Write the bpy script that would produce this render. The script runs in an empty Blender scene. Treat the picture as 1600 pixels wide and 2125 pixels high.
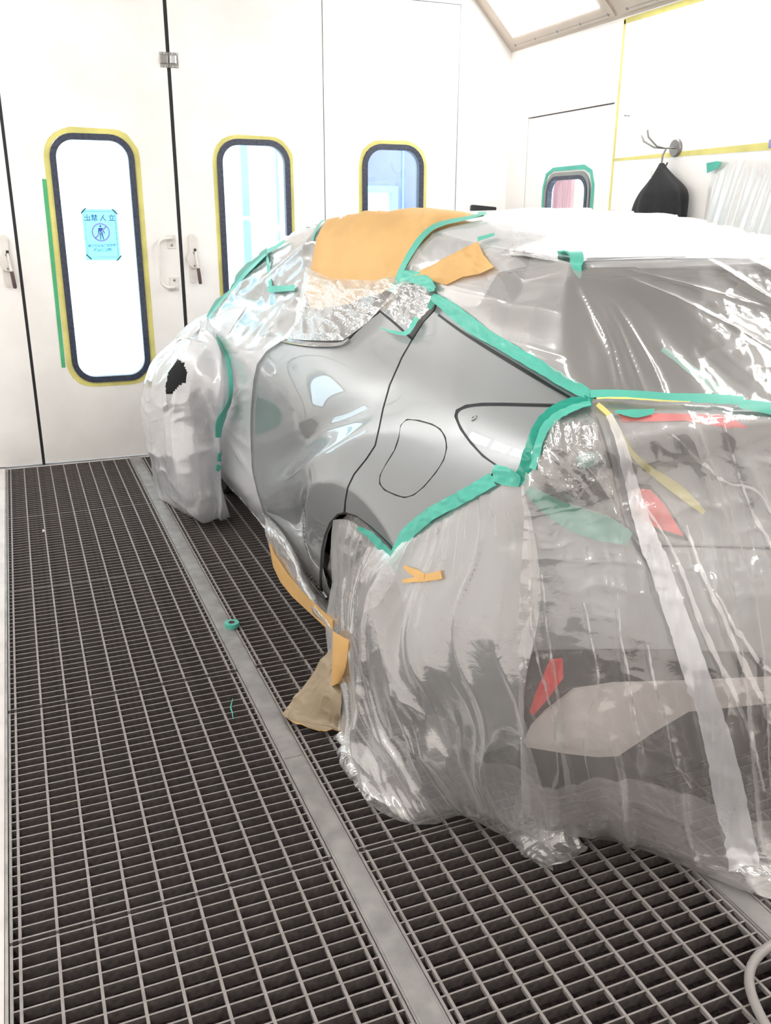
import bpy, bmesh, math, random
import numpy as np
from mathutils import Vector, Matrix
from mathutils.bvhtree import BVHTree
from mathutils.geometry import delaunay_2d_cdt, tessellate_polygon

SC = bpy.context.scene
COL = SC.collection
random.seed(7)

# ------------------------------------------------------------------ camera
F_PX, PITCH, YAW, ROLL, EYE = 1834.568, 0.3255708, 0.3881533, 0.0051322, 1.55
cp, sp, cy, sy, cr, sr = math.cos(PITCH), math.sin(PITCH), math.cos(YAW), math.sin(YAW), math.cos(ROLL), math.sin(ROLL)
_r = np.array([cy, -sy, 0.0]); _h = np.array([sy, cy, 0.0])
FW = _h * cp + np.array([0, 0, -sp]); _u = _h * sp + np.array([0, 0, cp])
RT = _r * cr + _u * sr; UP = -_r * sr + _u * cr
EYE_P = np.array([0.0, 0.0, EYE])
cam = bpy.data.cameras.new('camera'); cam_o = bpy.data.objects.new('camera', cam); COL.objects.link(cam_o)
cam.sensor_fit = 'VERTICAL'; cam.sensor_height = 24.0; cam.lens = F_PX / 2125.0 * 24.0
cam.clip_start = 0.02; cam.clip_end = 100
cam_o.matrix_world = Matrix(((RT[0], UP[0], -FW[0], 0), (RT[1], UP[1], -FW[1], 0), (RT[2], UP[2], -FW[2], EYE), (0, 0, 0, 1)))
SC.camera = cam_o

# ------------------------------------------------------------------ world, exposure, lamps
SC.view_settings.view_transform = 'Standard'; SC.view_settings.look = 'None'
SC.view_settings.gamma = 1.0; SC.view_settings.use_curve_mapping = False
SC.view_settings.exposure = 0.0
world = bpy.data.worlds.new('daylight'); SC.world = world; world.use_nodes = True
world.node_tree.nodes['Background'].inputs[0].default_value = (0.88, 0.95, 1.0, 1)
world.node_tree.nodes['Background'].inputs[1].default_value = 5.0
LAMP_STRENGTH = 18.0          # emission of the booth's diffuser panels
SC.cycles.transparent_max_bounces = 24
SC.cycles.max_bounces = 10; SC.cycles.diffuse_bounces = 5; SC.cycles.glossy_bounces = 5

ROOM_X0, ROOM_X1, ROOM_Y0, ROOM_Y1, ROOM_Z = -1.33, 3.344, -1.6, 5.93, 3.0
CHAM = 0.40                  # the light panels slope from 2.60 m up to the ceiling

# ------------------------------------------------------------------ helpers
def link(o, parent=None):
    COL.objects.link(o)
    if parent is not None:
        o.parent = parent
        o.matrix_parent_inverse = parent.matrix_world.inverted()
    return o
def mesh(name, verts, faces, m, parent=None, smooth=False, local=False):
    me = bpy.data.meshes.new(name)
    me.from_pydata([tuple(map(float, v)) for v in verts], [], [tuple(int(i) for i in f) for f in faces])
    me.update()
    if smooth:
        me.polygons.foreach_set('use_smooth', [True] * len(me.polygons))
    if m is not None: me.materials.append(m)
    o = bpy.data.objects.new(name, me)
    if local:
        COL.objects.link(o); o.parent = parent
    else:
        link(o, parent)
    return o
def tag(o, label=None, cat=None, group=None, kind=None):
    if label: o['label'] = label
    if cat: o['category'] = cat
    if group: o['group'] = group
    if kind: o['kind'] = kind
    return o
def empty(name, loc):
    o = bpy.data.objects.new(name, None); o.location = loc; o.empty_display_size = 0.1
    COL.objects.link(o); bpy.context.view_layer.update(); return o
class MB:
    def __init__(s): s.v = []; s.f = []
    def add(s, v, f):
        k = len(s.v); s.v += [tuple(p) for p in v]; s.f += [tuple(i + k for i in q) for q in f]; return s
    def box(s, a, b):
        (x0, y0, z0), (x1, y1, z1) = a, b
        return s.add([(x0,y0,z0),(x1,y0,z0),(x1,y1,z0),(x0,y1,z0),(x0,y0,z1),(x1,y0,z1),(x1,y1,z1),(x0,y1,z1)],
                     [(0,3,2,1),(4,5,6,7),(0,1,5,4),(1,2,6,5),(2,3,7,6),(3,0,4,7)])
    def bbox(s, a, b, c):
        """box with bevelled vertical faces (8 chamfered rings)"""
        (x0, y0, z0), (x1, y1, z1) = a, b
        bm = bmesh.new(); bmesh.ops.create_cube(bm, size=1)
        for v in bm.verts:
            v.co = Vector(((x0+x1)/2 + v.co.x*(x1-x0), (y0+y1)/2 + v.co.y*(y1-y0), (z0+z1)/2 + v.co.z*(z1-z0)))
        bmesh.ops.bevel(bm, geom=bm.edges[:], offset=c, segments=2, profile=0.6, affect='EDGES')
        bm.verts.index_update(); s.add([v.co[:] for v in bm.verts], [[v.index for v in f.verts] for f in bm.faces]); bm.free(); return s
    def tube(s, pts, r, n=10, cap=True):
        pts = [Vector(p) for p in pts]; rs = r if hasattr(r, '__len__') else [r] * len(pts)
        v = []; nrm = None
        for i, p in enumerate(pts):
            t = (pts[min(i+1, len(pts)-1)] - pts[max(i-1, 0)]).normalized()
            if nrm is None:
                nrm = t.orthogonal().normalized()
            nrm = (nrm - t * nrm.dot(t)).normalized(); b = t.cross(nrm)
            for k in range(n):
                a = 2 * math.pi * k / n; v.append(p + (nrm * math.cos(a) + b * math.sin(a)) * rs[i])
        f = [(i*n+k, i*n+(k+1) % n, (i+1)*n+(k+1) % n, (i+1)*n+k) for i in range(len(pts)-1) for k in range(n)]
        if cap: f += [tuple(range(n))[::-1], tuple((len(pts)-1)*n + k for k in range(n))]
        return s.add(v, f)
    def lathe(s, prof, origin, axis, n=32):
        """prof: (radius, height along axis)"""
        ax = Vector(axis).normalized(); e = ax.orthogonal().normalized(); g = ax.cross(e); o = Vector(origin)
        v = [o + ax*h + (e*math.cos(2*math.pi*k/n) + g*math.sin(2*math.pi*k/n))*r for r, h in prof for k in range(n)]
        f = [(i*n+k, i*n+(k+1) % n, (i+1)*n+(k+1) % n, (i+1)*n+k) for i in range(len(prof)-1) for k in range(n)]
        return s.add(v, f)
    def prism(s, loop, holes, place, t):
        """flat plate: 2-D loop (with holes) mapped by place(u, v, d), d from 0 to t"""
        loops = [loop] + holes
        tri = tessellate_polygon([[Vector((u, w, 0)) for u, w in l] for l in loops])
        flat = [p for l in loops for p in l]; k = len(flat)
        v = [place(u, w, 0) for u, w in flat] + [place(u, w, t) for u, w in flat]
        f = [tuple(q) for q in tri] + [tuple(i + k for i in q)[::-1] for q in tri]
        b = 0
        for l in loops:
            n = len(l); f += [(b+i, b+(i+1) % n, b+(i+1) % n+k, b+i+k) for i in range(n)]; b += n
        return s.add(v, f)
    def build(s, name, m, parent=None, smooth=False):
        o = mesh(name, s.v, s.f, m, parent, smooth)
        bm = bmesh.new(); bm.from_mesh(o.data); bmesh.ops.recalc_face_normals(bm, faces=bm.faces[:]); bm.to_mesh(o.data); bm.free()
        if smooth:
            o.data.polygons.foreach_set('use_smooth', [True]*len(o.data.polygons))
            o.data.set_sharp_from_angle(angle=math.radians(38))
        return o
def copy_tree(o, parent=None):
    c = o.copy(); COL.objects.link(c)
    if parent is not None: c.parent = parent
    for ch in list(o.children): copy_tree(ch, c)
    return c

def nodes(name):
    m = bpy.data.materials.new(name); m.use_nodes = True
    nt = m.node_tree; return m, nt, nt.nodes['Principled BSDF'], nt.nodes['Material Output']
def mat(name, col, rough=0.5, metal=0.0, coat=0.0, coat_r=0.03, var=0.0, vscale=8.0, col2=None, bump=0.0, bscale=60.0, spec=0.5, stretch=(1,1,1), detail=4.0):
    m, nt, p, out = nodes(name)
    p.inputs['Base Color'].default_value = (*col, 1); p.inputs['Roughness'].default_value = rough
    p.inputs['Metallic'].default_value = metal; p.inputs['Coat Weight'].default_value = coat
    p.inputs['Coat Roughness'].default_value = coat_r; p.inputs['Specular IOR Level'].default_value = spec
    if var or bump:
        tc = nt.nodes.new('ShaderNodeTexCoord'); mp = nt.nodes.new('ShaderNodeMapping'); mp.inputs['Scale'].default_value = stretch
        nt.links.new(tc.outputs['Object'], mp.inputs['Vector'])
    if var:
        n = nt.nodes.new('ShaderNodeTexNoise'); n.inputs['Scale'].default_value = vscale; n.inputs['Detail'].default_value = detail
        r = nt.nodes.new('ShaderNodeValToRGB'); c2 = col2 or tuple(c*(1-var) for c in col)
        r.color_ramp.elements[0].position = 0.33; r.color_ramp.elements[0].color = (*c2, 1)
        r.color_ramp.elements[1].position = 0.67; r.color_ramp.elements[1].color = (*col, 1)
        nt.links.new(mp.outputs[0], n.inputs['Vector']); nt.links.new(n.outputs['Fac'], r.inputs['Fac']); nt.links.new(r.outputs['Color'], p.inputs['Base Color'])
    if bump:
        n2 = nt.nodes.new('ShaderNodeTexNoise'); n2.inputs['Scale'].default_value = bscale; n2.inputs['Detail'].default_value = 5
        b = nt.nodes.new('ShaderNodeBump'); b.inputs['Strength'].default_value = bump; b.inputs['Distance'].default_value = 0.004
        nt.links.new(mp.outputs[0], n2.inputs['Vector']); nt.links.new(n2.outputs['Fac'], b.inputs['Height']); nt.links.new(b.outputs[0], p.inputs['Normal'])
    return m
def film(name, col=(0.86,0.85,0.84), alpha=0.3, rough=0.12, transl=0.35, gloss=0.9, dirt=0.0, crinkle=0.25, cscale=45.0, facing=0.9):
    """thin polythene: clear where it is seen face on, whiter where a fold turns edge on, with a glossy skin"""
    m, nt, p, out = nodes(name); N = nt.nodes.new; L = nt.links.new
    p.inputs['Base Color'].default_value = (*col, 1); p.inputs['Roughness'].default_value = 0.35; p.inputs['Specular IOR Level'].default_value = 0.3
    tc = N('ShaderNodeTexCoord'); n1 = N('ShaderNodeTexNoise'); n1.inputs['Scale'].default_value = cscale; n1.inputs['Detail'].default_value = 3; n1.inputs['Distortion'].default_value = 1.2
    L(tc.outputs['Object'], n1.inputs['Vector'])
    b = N('ShaderNodeBump'); b.inputs['Strength'].default_value = crinkle; b.inputs['Distance'].default_value = 0.006
    L(n1.outputs['Fac'], b.inputs['Height']); L(b.outputs[0], p.inputs['Normal'])
    tr = N('ShaderNodeBsdfTransparent'); tr.inputs[0].default_value = (0.97, 0.97, 0.97, 1)
    tl = N('ShaderNodeBsdfTranslucent'); tl.inputs[0].default_value = (*col, 1); L(b.outputs[0], tl.inputs['Normal'])
    gl = N('ShaderNodeBsdfGlossy'); gl.inputs['Roughness'].default_value = rough; gl.inputs[0].default_value = (1,1,1,1); L(b.outputs[0], gl.inputs['Normal'])
    body = N('ShaderNodeMixShader'); body.inputs[0].default_value = transl; L(p.outputs[0], body.inputs[1]); L(tl.outputs[0], body.inputs[2])
    lw = N('ShaderNodeLayerWeight'); lw.inputs['Blend'].default_value = 0.5; L(b.outputs[0], lw.inputs['Normal'])
    pw = N('ShaderNodeMath'); pw.operation = 'POWER'; pw.inputs[1].default_value = 2.5; L(lw.outputs['Facing'], pw.inputs[0])
    ma = N('ShaderNodeMath'); ma.operation = 'MULTIPLY_ADD'; ma.inputs[1].default_value = (1-alpha)*facing; ma.inputs[2].default_value = alpha; ma.use_clamp = True
    L(pw.outputs[0], ma.inputs[0])
    fac = ma.outputs[0]
    if dirt:
        n2 = N('ShaderNodeTexNoise'); n2.inputs['Scale'].default_value = 130; n2.inputs['Detail'].default_value = 4
        n3 = N('ShaderNodeTexNoise'); n3.inputs['Scale'].default_value = 5; n3.inputs['Detail'].default_value = 2
        L(tc.outputs['Object'], n2.inputs['Vector']); L(tc.outputs['Object'], n3.inputs['Vector'])
        mu = N('ShaderNodeMath'); mu.operation = 'MULTIPLY'; L(n2.outputs['Fac'], mu.inputs[0]); L(n3.outputs['Fac'], mu.inputs[1])
        rp = N('ShaderNodeValToRGB'); rp.color_ramp.elements[0].position = 0.34; rp.color_ramp.elements[0].color = (*col, 1)
        rp.color_ramp.elements[1].position = 0.46; rp.color_ramp.elements[1].color = (*(c*(1-dirt) for c in col), 1)
        L(mu.outputs[0], rp.inputs[0]); L(rp.outputs[0], p.inputs['Base Color'])
    mx = N('ShaderNodeMixShader'); L(fac, mx.inputs[0]); L(tr.outputs[0], mx.inputs[1]); L(body.outputs[0], mx.inputs[2])
    p5 = N('ShaderNodeMath'); p5.operation = 'POWER'; p5.inputs[1].default_value = 4.0; L(lw.outputs['Facing'], p5.inputs[0])
    fg = N('ShaderNodeMath'); fg.operation = 'MULTIPLY_ADD'; fg.inputs[1].default_value = .6*min(gloss, 1); fg.inputs[2].default_value = .11*gloss; fg.use_clamp = True; L(p5.outputs[0], fg.inputs[0])
    fin = N('ShaderNodeMixShader'); L(fg.outputs[0], fin.inputs[0]); L(mx.outputs[0], fin.inputs[1]); L(gl.outputs[0], fin.inputs[2])
    L(fin.outputs[0], out.inputs[0]); return m
def lamp_mat(name, strength, col=(1.0, 0.985, 0.965)):
    m, nt, p, out = nodes(name); e = nt.nodes.new('ShaderNodeEmission')
    e.inputs[0].default_value = (*col, 1); e.inputs[1].default_value = strength
    nt.links.new(e.outputs[0], out.inputs[0]); return m
def pane_mat(name, col):
    m, nt, p, out = nodes(name); N = nt.nodes.new; L = nt.links.new
    tr = N('ShaderNodeBsdfTransparent'); tr.inputs[0].default_value = (*col, 1)
    gl = N('ShaderNodeBsdfGlossy'); gl.inputs['Roughness'].default_value = 0.02
    mx = N('ShaderNodeMixShader'); mx.inputs[0].default_value = 0.05; L(tr.outputs[0], mx.inputs[1]); L(gl.outputs[0], mx.inputs[2]); L(mx.outputs[0], out.inputs[0]); return m
def sheet_mat(name, col, transl=0.4, rough=0.6, var=0.12):
    m = mat(name, col, rough=rough, var=var, vscale=6, bump=0.15, bscale=25, spec=0.3); nt = m.node_tree
    p = nt.nodes['Principled BSDF']; out = nt.nodes['Material Output']
    tl = nt.nodes.new('ShaderNodeBsdfTranslucent'); tl.inputs[0].default_value = (*col, 1)
    mx = nt.nodes.new('ShaderNodeMixShader'); mx.inputs[0].default_value = transl
    nt.links.new(p.outputs[0], mx.inputs[1]); nt.links.new(tl.outputs[0], mx.inputs[2]); nt.links.new(mx.outputs[0], out.inputs[0]); return m

M = dict(
    wall=mat('white_enamel', (0.84,0.82,0.795), rough=0.35, var=0.06, vscale=2.5, col2=(0.80,0.775,0.75), bump=0.05, bscale=12),
    door=mat('white_door_enamel', (0.84,0.82,0.795), rough=0.35, var=0.08, vscale=3.0, col2=(0.76,0.73,0.70), bump=0.04, bscale=10),
    frame=mat('white_lamp_frame', (0.50,0.43,0.36), rough=0.45, var=0.05),
    dark=mat('gap_shade', (0.012,0.013,0.018), rough=0.55, var=0.3, vscale=40),  # near-black that stands in for shade inside open gaps
    gasket=mat('black_window_gasket', (0.016,0.022,0.045), rough=0.35, var=0.4, vscale=60, col2=(0.05,0.06,0.09)),
    steel=mat('worn_steel', (0.36,0.345,0.335), rough=0.5, metal=0.55, var=0.3, vscale=14, col2=(0.25,0.24,0.235), bump=0.1, bscale=80),
    bar=mat('galvanised_bar', (0.29,0.265,0.255), rough=0.6, metal=0.2, var=0.35, vscale=25, col2=(0.22,0.20,0.19), bump=0.3, bscale=200),
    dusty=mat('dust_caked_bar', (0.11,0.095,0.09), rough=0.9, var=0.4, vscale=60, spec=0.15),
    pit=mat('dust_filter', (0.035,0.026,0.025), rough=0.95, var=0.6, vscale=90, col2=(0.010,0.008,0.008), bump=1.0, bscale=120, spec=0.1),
    concrete=mat('painted_floor', (0.62,0.58,0.56), rough=0.55, var=0.15, vscale=7, bump=0.1, bscale=50),
    tape_y=sheet_mat('yellow_masking_tape', (0.86,0.79,0.28), 0.2, 0.55, 0.25),
    tape_t=sheet_mat('teal_masking_tape', (0.115,0.52,0.41), 0.15, 0.3, 0.15),
    tape_d=sheet_mat('deep_teal_masking_tape', (0.02,0.30,0.22), 0.1, 0.3, 0.2),
    tape_g=sheet_mat('green_masking_tape', (0.10,0.50,0.22), 0.15, 0.5, 0.2),
    kraft=sheet_mat('kraft_paper', (0.80,0.50,0.20), 0.25, 0.6, 0.12),
    kraft_g=sheet_mat('waxed_kraft_paper', (0.40,0.32,0.22), 0.25, 0.4, 0.15),
    grey_metal=mat('grey_metal', (0.30,0.29,0.28), rough=0.35, metal=0.7, var=0.2),
    white_metal=mat('white_powder_metal', (0.70,0.66,0.62), rough=0.4, var=0.12, vscale=15),
    grip=mat('brown_grip', (0.10,0.06,0.06), rough=0.5, var=0.2),
    cloth=mat('black_cloth', (0.012,0.012,0.014), rough=0.85, var=0.4, vscale=30, bump=0.2, bscale=200),
    paint=mat('silver_car_paint', (0.31,0.325,0.335), rough=0.42, metal=0.6, coat=1.0, coat_r=0.015, var=0.04, vscale=900, detail=1),
    glass=mat('tinted_car_glass', (0.03,0.03,0.033), rough=0.12, spec=0.35, var=0.05),
    glassr=mat('rear_car_glass', (0.05,0.05,0.05), rough=0.4, spec=0.2, var=0.05),
    satin=mat('satin_dark_plastic', (0.09,0.09,0.09), rough=0.45, var=0.1),
    black=mat('black_trim', (0.015,0.015,0.016), rough=0.5, var=0.3, vscale=20),
    red=mat('red_lamp_lens', (0.95,0.015,0.02), rough=0.08, coat=1.0, var=0.35, vscale=25, col2=(0.75,0.01,0.015)),
    insert=mat('pale_bumper_insert', (0.74,0.69,0.66), rough=0.4, var=0.06),
    chrome=mat('bright_trim', (0.75,0.76,0.78), rough=0.08, metal=1.0, var=0.05),
    tyre=mat('tyre_rubber', (0.02,0.02,0.02), rough=0.8, var=0.3, vscale=40),
    film=film('clear_film', col=(0.90,0.86,0.845), alpha=0.22, rough=0.14, gloss=1.6, dirt=0.35, crinkle=0.15, facing=0.8),
    film_w=film('rear_window_film', col=(0.86,0.83,0.82), alpha=0.22, rough=0.13, gloss=1.5, crinkle=0.03),
    film_c=film('crinkled_film', alpha=0.08, rough=0.05, gloss=2.2, crinkle=0.6, cscale=70),
    film_m=film('cloudy_film', col=(0.84,0.84,0.87), alpha=0.68, rough=0.13, transl=0.3, gloss=1.8, dirt=0.25, crinkle=0.2, cscale=30),
    film_o=film('milky_film', col=(0.84,0.84,0.86), alpha=0.66, rough=0.16, transl=0.3, gloss=1.2, dirt=0.2, crinkle=0.15, cscale=30),
    film_s=film('silvery_film', col=(0.82,0.81,0.81), alpha=0.27, rough=0.14, transl=0.25, gloss=2.6, dirt=0.25, crinkle=0.2, cscale=30),
    lamp=lamp_mat('lamp_diffuser', LAMP_STRENGTH),
    pane=pane_mat('window_pane', (0.92,0.98,0.99)),
    poster=sheet_mat('pale_blue_paper', (0.50,0.84,0.88), 0.72, 0.6, 0.02),
    ink=mat('blue_ink', (0.03,0.09,0.34), rough=0.6, var=0.1), ring=mat('violet_ink', (0.28,0.30,0.72), rough=0.6, var=0.05),
    out_w=mat('outer_white', (0.86,0.90,0.92), rough=0.6, var=0.05), out_b=mat('outer_lavender', (0.27,0.29,0.54), rough=0.5, var=0.15, vscale=3),
    out_c=mat('outer_cyan_frame', (0.36,0.78,0.84), rough=0.5, var=0.1), out_r=mat('outer_red_curtain', (0.62,0.30,0.28), rough=0.7, var=0.5, vscale=10, stretch=(1,14,0.2)),
    hose=mat('grey_hose', (0.30,0.28,0.27), rough=0.45, var=0.15),
)

# ================================================================== the booth
def S(o): return tag(o, kind='structure')
X0, X1, Y0, Y1, ZC = ROOM_X0, ROOM_X1, ROOM_Y0, ROOM_Y1, ROOM_Z
BAYS = [(-0.181, 0.575), (0.646, 1.402), (1.472, 2.228)]
JOINTS = [5.905, 4.872, 3.846, 2.812, 1.762, 0.722, -0.318, -1.358]
b = MB().box((X0-.1, Y0-.1, -.16), (BAYS[0][0]-.012, Y1+.1, 0)).box((BAYS[2][1]+.012, Y0-.1, -.16), (X1+.1, Y1+.1, 0))
b.box((BAYS[0][0]-.012, Y0-.1, -.16), (BAYS[2][1]+.012, JOINTS[-1]-.01, 0)).box((BAYS[0][0]-.012, JOINTS[0]+.004, -.16), (BAYS[2][1]+.012, Y1+.1, -.004))
floor = S(b.build('floor', M['concrete']))
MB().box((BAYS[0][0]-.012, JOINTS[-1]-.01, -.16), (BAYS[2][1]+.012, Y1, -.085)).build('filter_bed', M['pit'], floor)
mb = MB()
for (a, c) in BAYS: mb.box((a-.0105, JOINTS[-1], -.05), (a-.0035, JOINTS[0], .001)); mb.box((c+.0035, JOINTS[-1], -.05), (c+.0105, JOINTS[0], .001))
mb.build('ledge_angle', M['steel'], floor)

def make_grating(loc, length):
    g = empty('floor_grating', loc)
    rods = [.021 + .079*k for k in range(8)] + [.653, .732]
    rods = [.021, .100, .179, .258, .337, .416, .495, .573, .652, .732]
    bar = None
    n = int(round((length-.012)/.037))
    for k in range(n+1):
        y = .005 + k*(length-.012)/n
        if bar is None:
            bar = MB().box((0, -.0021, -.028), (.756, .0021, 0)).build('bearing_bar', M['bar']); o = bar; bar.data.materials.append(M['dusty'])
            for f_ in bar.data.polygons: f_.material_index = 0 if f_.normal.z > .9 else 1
        else:
            o = bar.copy(); COL.objects.link(o)
        o.parent = g; o.location = (0, y, 0)
    rod = None
    for x in [.0025] + rods + [.7535]:
        if rod is None:
            rod = MB().box((-.0033, 0, -.010), (.0033, length-.003, .0008)).build('cross_rod', M['bar']); o = rod
        else:
            o = rod.copy(); COL.objects.link(o)
        o.parent = g; o.location = (x, 0, 0)
    return g
GL = [['by the folding doors', 'second from the folding doors', 'left of the tape roll', 'under the teal tape shred', 'nearest the camera', 'behind the camera'],
      ['under the front wheel', 'second from the doors', 'right of the tape roll', 'under the rear wheel', 'beside the grey hose', 'behind the camera'],
      ['nearest the doors', 'second from the doors', 'third from the doors', 'fourth from the doors', 'fifth from the doors']]
gr0 = make_grating((BAYS[0][0], JOINTS[1], 0), JOINTS[0]-JOINTS[1])
first = True
for bi, (a, c) in enumerate(BAYS):
    where = ['beside the pale floor edge', 'in the car row', 'in the row hidden below the car'][bi]
    for j in range(6 if bi < 2 else 5):
        if first: g = gr0; first = False
        else: g = copy_tree(gr0)
        g.location = (a, JOINTS[j+1], 0)
        tx = GL[bi][j]
        tag(g, 'steel floor grating %s, %s' % (where, tx), 'grating', 'steel floor gratings over the pit')
ys = [5.905, 4.075, 2.212, 0.40, -1.358]
for si, (a, c) in enumerate([(.5865, .634), (1.4135, 1.4605)]):
    for k in range(4):
        o = MB().bbox((a-.003, ys[k+1]+.001, -.05), (c+.003, ys[k]-.001, .004), .0015).build('cover_strip', M['steel'])
        w = ['left of the car', 'under the car'][si]
        tag(o, 'flat steel cover strip %s, %s' % (w, ['end piece at the doors', 'piece running past the tape roll', 'piece nearest the camera', 'piece behind the camera'][k]), 'cover strip', 'steel strips between the gratings')

# ---- walls and ceiling
S(MB().box((X0-.12, Y0-.12, 0), (X0, Y1+.12, ZC+.1)).build('wall_left', M['wall']))
S(MB().box((X0, Y0-.12, 0), (X1, Y0, ZC+.1)).build('wall_back', M['wall']))
# right wall with the side-door opening
def on_right(u, w, d): return (X1 + d, u, w)
S(MB().prism([(Y0-.12, 0), (Y1, 0), (Y1, ZC+.1), (Y0-.12, ZC+.1)], [[(4.70, .02), (5.668, .02), (5.668, 2.168), (4.70, 2.168)]], on_right, .10).build('wall_right', M['wall']))
# door wall: header and the fixed end panel
def on_far(u, w, d): return (u, Y1 + d, w)
S(MB().box((X0, Y1, 2.862), (2.948, Y1+.1, ZC+.1)).box((2.948, Y1, 0), (X1+.1, Y1+.1, ZC+.1)).box((X0, Y1, 0), (-.934, Y1+.1, 2.862)).build('wall_front', M['wall']))
S(MB().box((X0+CHAM, Y0, ZC), (X1-CHAM, Y1, ZC+.1)).build('ceiling', M['wall']))

def rrect(x0, x1, z0, z1, r, n=8):
    out = []
    for cx, cz, a in ((x1-r, z0+r, -90), (x1-r, z1-r, 0), (x0+r, z1-r, 90), (x0+r, z0+r, 180)):
        for k in range(n+1):
            t = math.radians(a + 90*k/n); out.append((cx + r*math.cos(t), cz + r*math.sin(t)))
    return out
def ringed(x0, x1, z0, z1, r, w0, w1, place, t0, t1, jit=0.0, n=8, rnd=None):
    """a flat ring round a rounded rectangle, from w0 outside it to w1 outside it"""
    o = rrect(x0-w1, x1+w1, z0-w1, z1+w1, r+w1, n); i = rrect(x0-w0, x1+w0, z0-w0, z1+w0, r+w0, n)
    if jit: o = [(p+rnd.uniform(-jit, jit), q+rnd.uniform(-jit, jit)) for p, q in o]
    m = MB(); N_ = len(o); v = [place(*p, t0) for p in o] + [place(*p, t0) for p in i] + [place(*p, t1) for p in o] + [place(*p, t1) for p in i]
    f = []
    for k in range(N_):
        j = (k+1) % N_
        f += [(k, j, N_+j, N_+k), (2*N_+k, 3*N_+k, 3*N_+j, 2*N_+j), (k, 2*N_+k, 2*N_+j, j), (N_+k, N_+j, 3*N_+j, 3*N_+k)]
    return m.add(v, f)

DOORS = [(-.930, .032, -.690, -.205), (.050, .996, .283, .757), (1.019, 1.976, 1.272, 1.736), (1.982, 2.940, 2.250, 2.686)]
WZ0, WZ1, WR = .520, 1.985, .125
doors = []
for k, (a, c, w0, w1) in enumerate(DOORS):
    d = S(MB().prism([(a, .012), (c, .012), (c, 2.856), (a, 2.856)], [rrect(w0-.004, w1+.004, WZ0-.004, WZ1+.004, WR+.004)], on_far, .055).build('door_%d' % (k+1), M['door']))
    doors.append(d)
    ringed(w0+.03, w1-.03, WZ0+.03, WZ1-.03, WR-.02, 0.0, .036, on_far, -.012, .03).build('window_gasket', M['gasket'], d)
    MB().prism(rrect(w0+.028, w1-.028, WZ0+.028, WZ1-.028, WR-.02), [], lambda u, w, t: on_far(u, w, .02 + t), .005).build('window_pane', M['pane'], d)
S(MB().box((-.934, Y1+.06, 0), (2.948, Y1+.063, .011)).box((.032, Y1+.010, 0), (.050, Y1+.07, 2.86)).box((.996, Y1+.010, 0), (1.019, Y1+.07, 2.86)).box((1.976, Y1+.010, 0), (1.982, Y1+.07, 2.86)).build('trim_1', M['dark']))  # dark strips behind the door seams, painted in place of the gaps' shade
rnd = random.Random(3)
TXT = ['of the leftmost door window, mostly out of view', 'of the tall window that carries the notice', 'of the window behind the car windscreen', 'of the window above the kraft paper']
for k, (a, c, w0, w1) in enumerate(DOORS):
    o = ringed(w0, w1, WZ0, WZ1, WR, .004, .030 + .008*(k == 1), on_far, -.0015, -.0003, .004, 5, rnd).build('masking_tape', M['tape_y'])
    tag(o, 'yellow masking tape around the black gasket %s' % TXT[k], 'tape', 'yellow tape round the door windows')
o = MB().prism([(.222, 1.735), (.246, 1.732), (.236, .62), (.214, .62)], [], lambda u, w, t: on_far(u, w, -.003 + t), .0012).build('masking_tape', M['tape_g'])
tag(o, 'straight green tape strip down the left side of the notice window', 'tape')

# ---- door furniture
def pull_handle(d, x0, x1, z0, z1):
    m = MB(); pts = []
    y = Y1 - .045; r = .05
    pts += [(x1, Y1-.004, z1), (x1-.005, Y1-.03, z1), (x1-.02, y, z1)]
    for k in range(7): t = math.radians(90+15*k); pts.append((x0+r+r*math.cos(t), y, z1-r+r*math.sin(t)))
    for k in range(7): t = math.radians(180+15*k); pts.append((x0+r+r*math.cos(t), y, z0+r+r*math.sin(t)))
    pts += [(x1-.02, y, z0), (x1-.005, Y1-.03, z0), (x1, Y1-.004, z0)]
    h = MB().tube(pts, .0105, 12).build('pull_handle', M['white_metal'], d, True)
    for z, s in ((z1, -1), (z0, 1)):
        zz = sorted((z - s*.022, z + s*.062))
        MB().bbox((x1-.028, Y1-.005, zz[0]), (x1+.026, Y1, zz[1]), .0022).build('handle_plate', M['white_metal'], h)
        MB().lathe([(.0, .004), (.006, .004), (.008, 0)], (x1, Y1-.005, z+s*.042), (0, -1, 0), 14).build('screw', M['grey_metal'], h)
pull_handle(doors[1], .862, .952, 1.095, 1.395)
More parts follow.
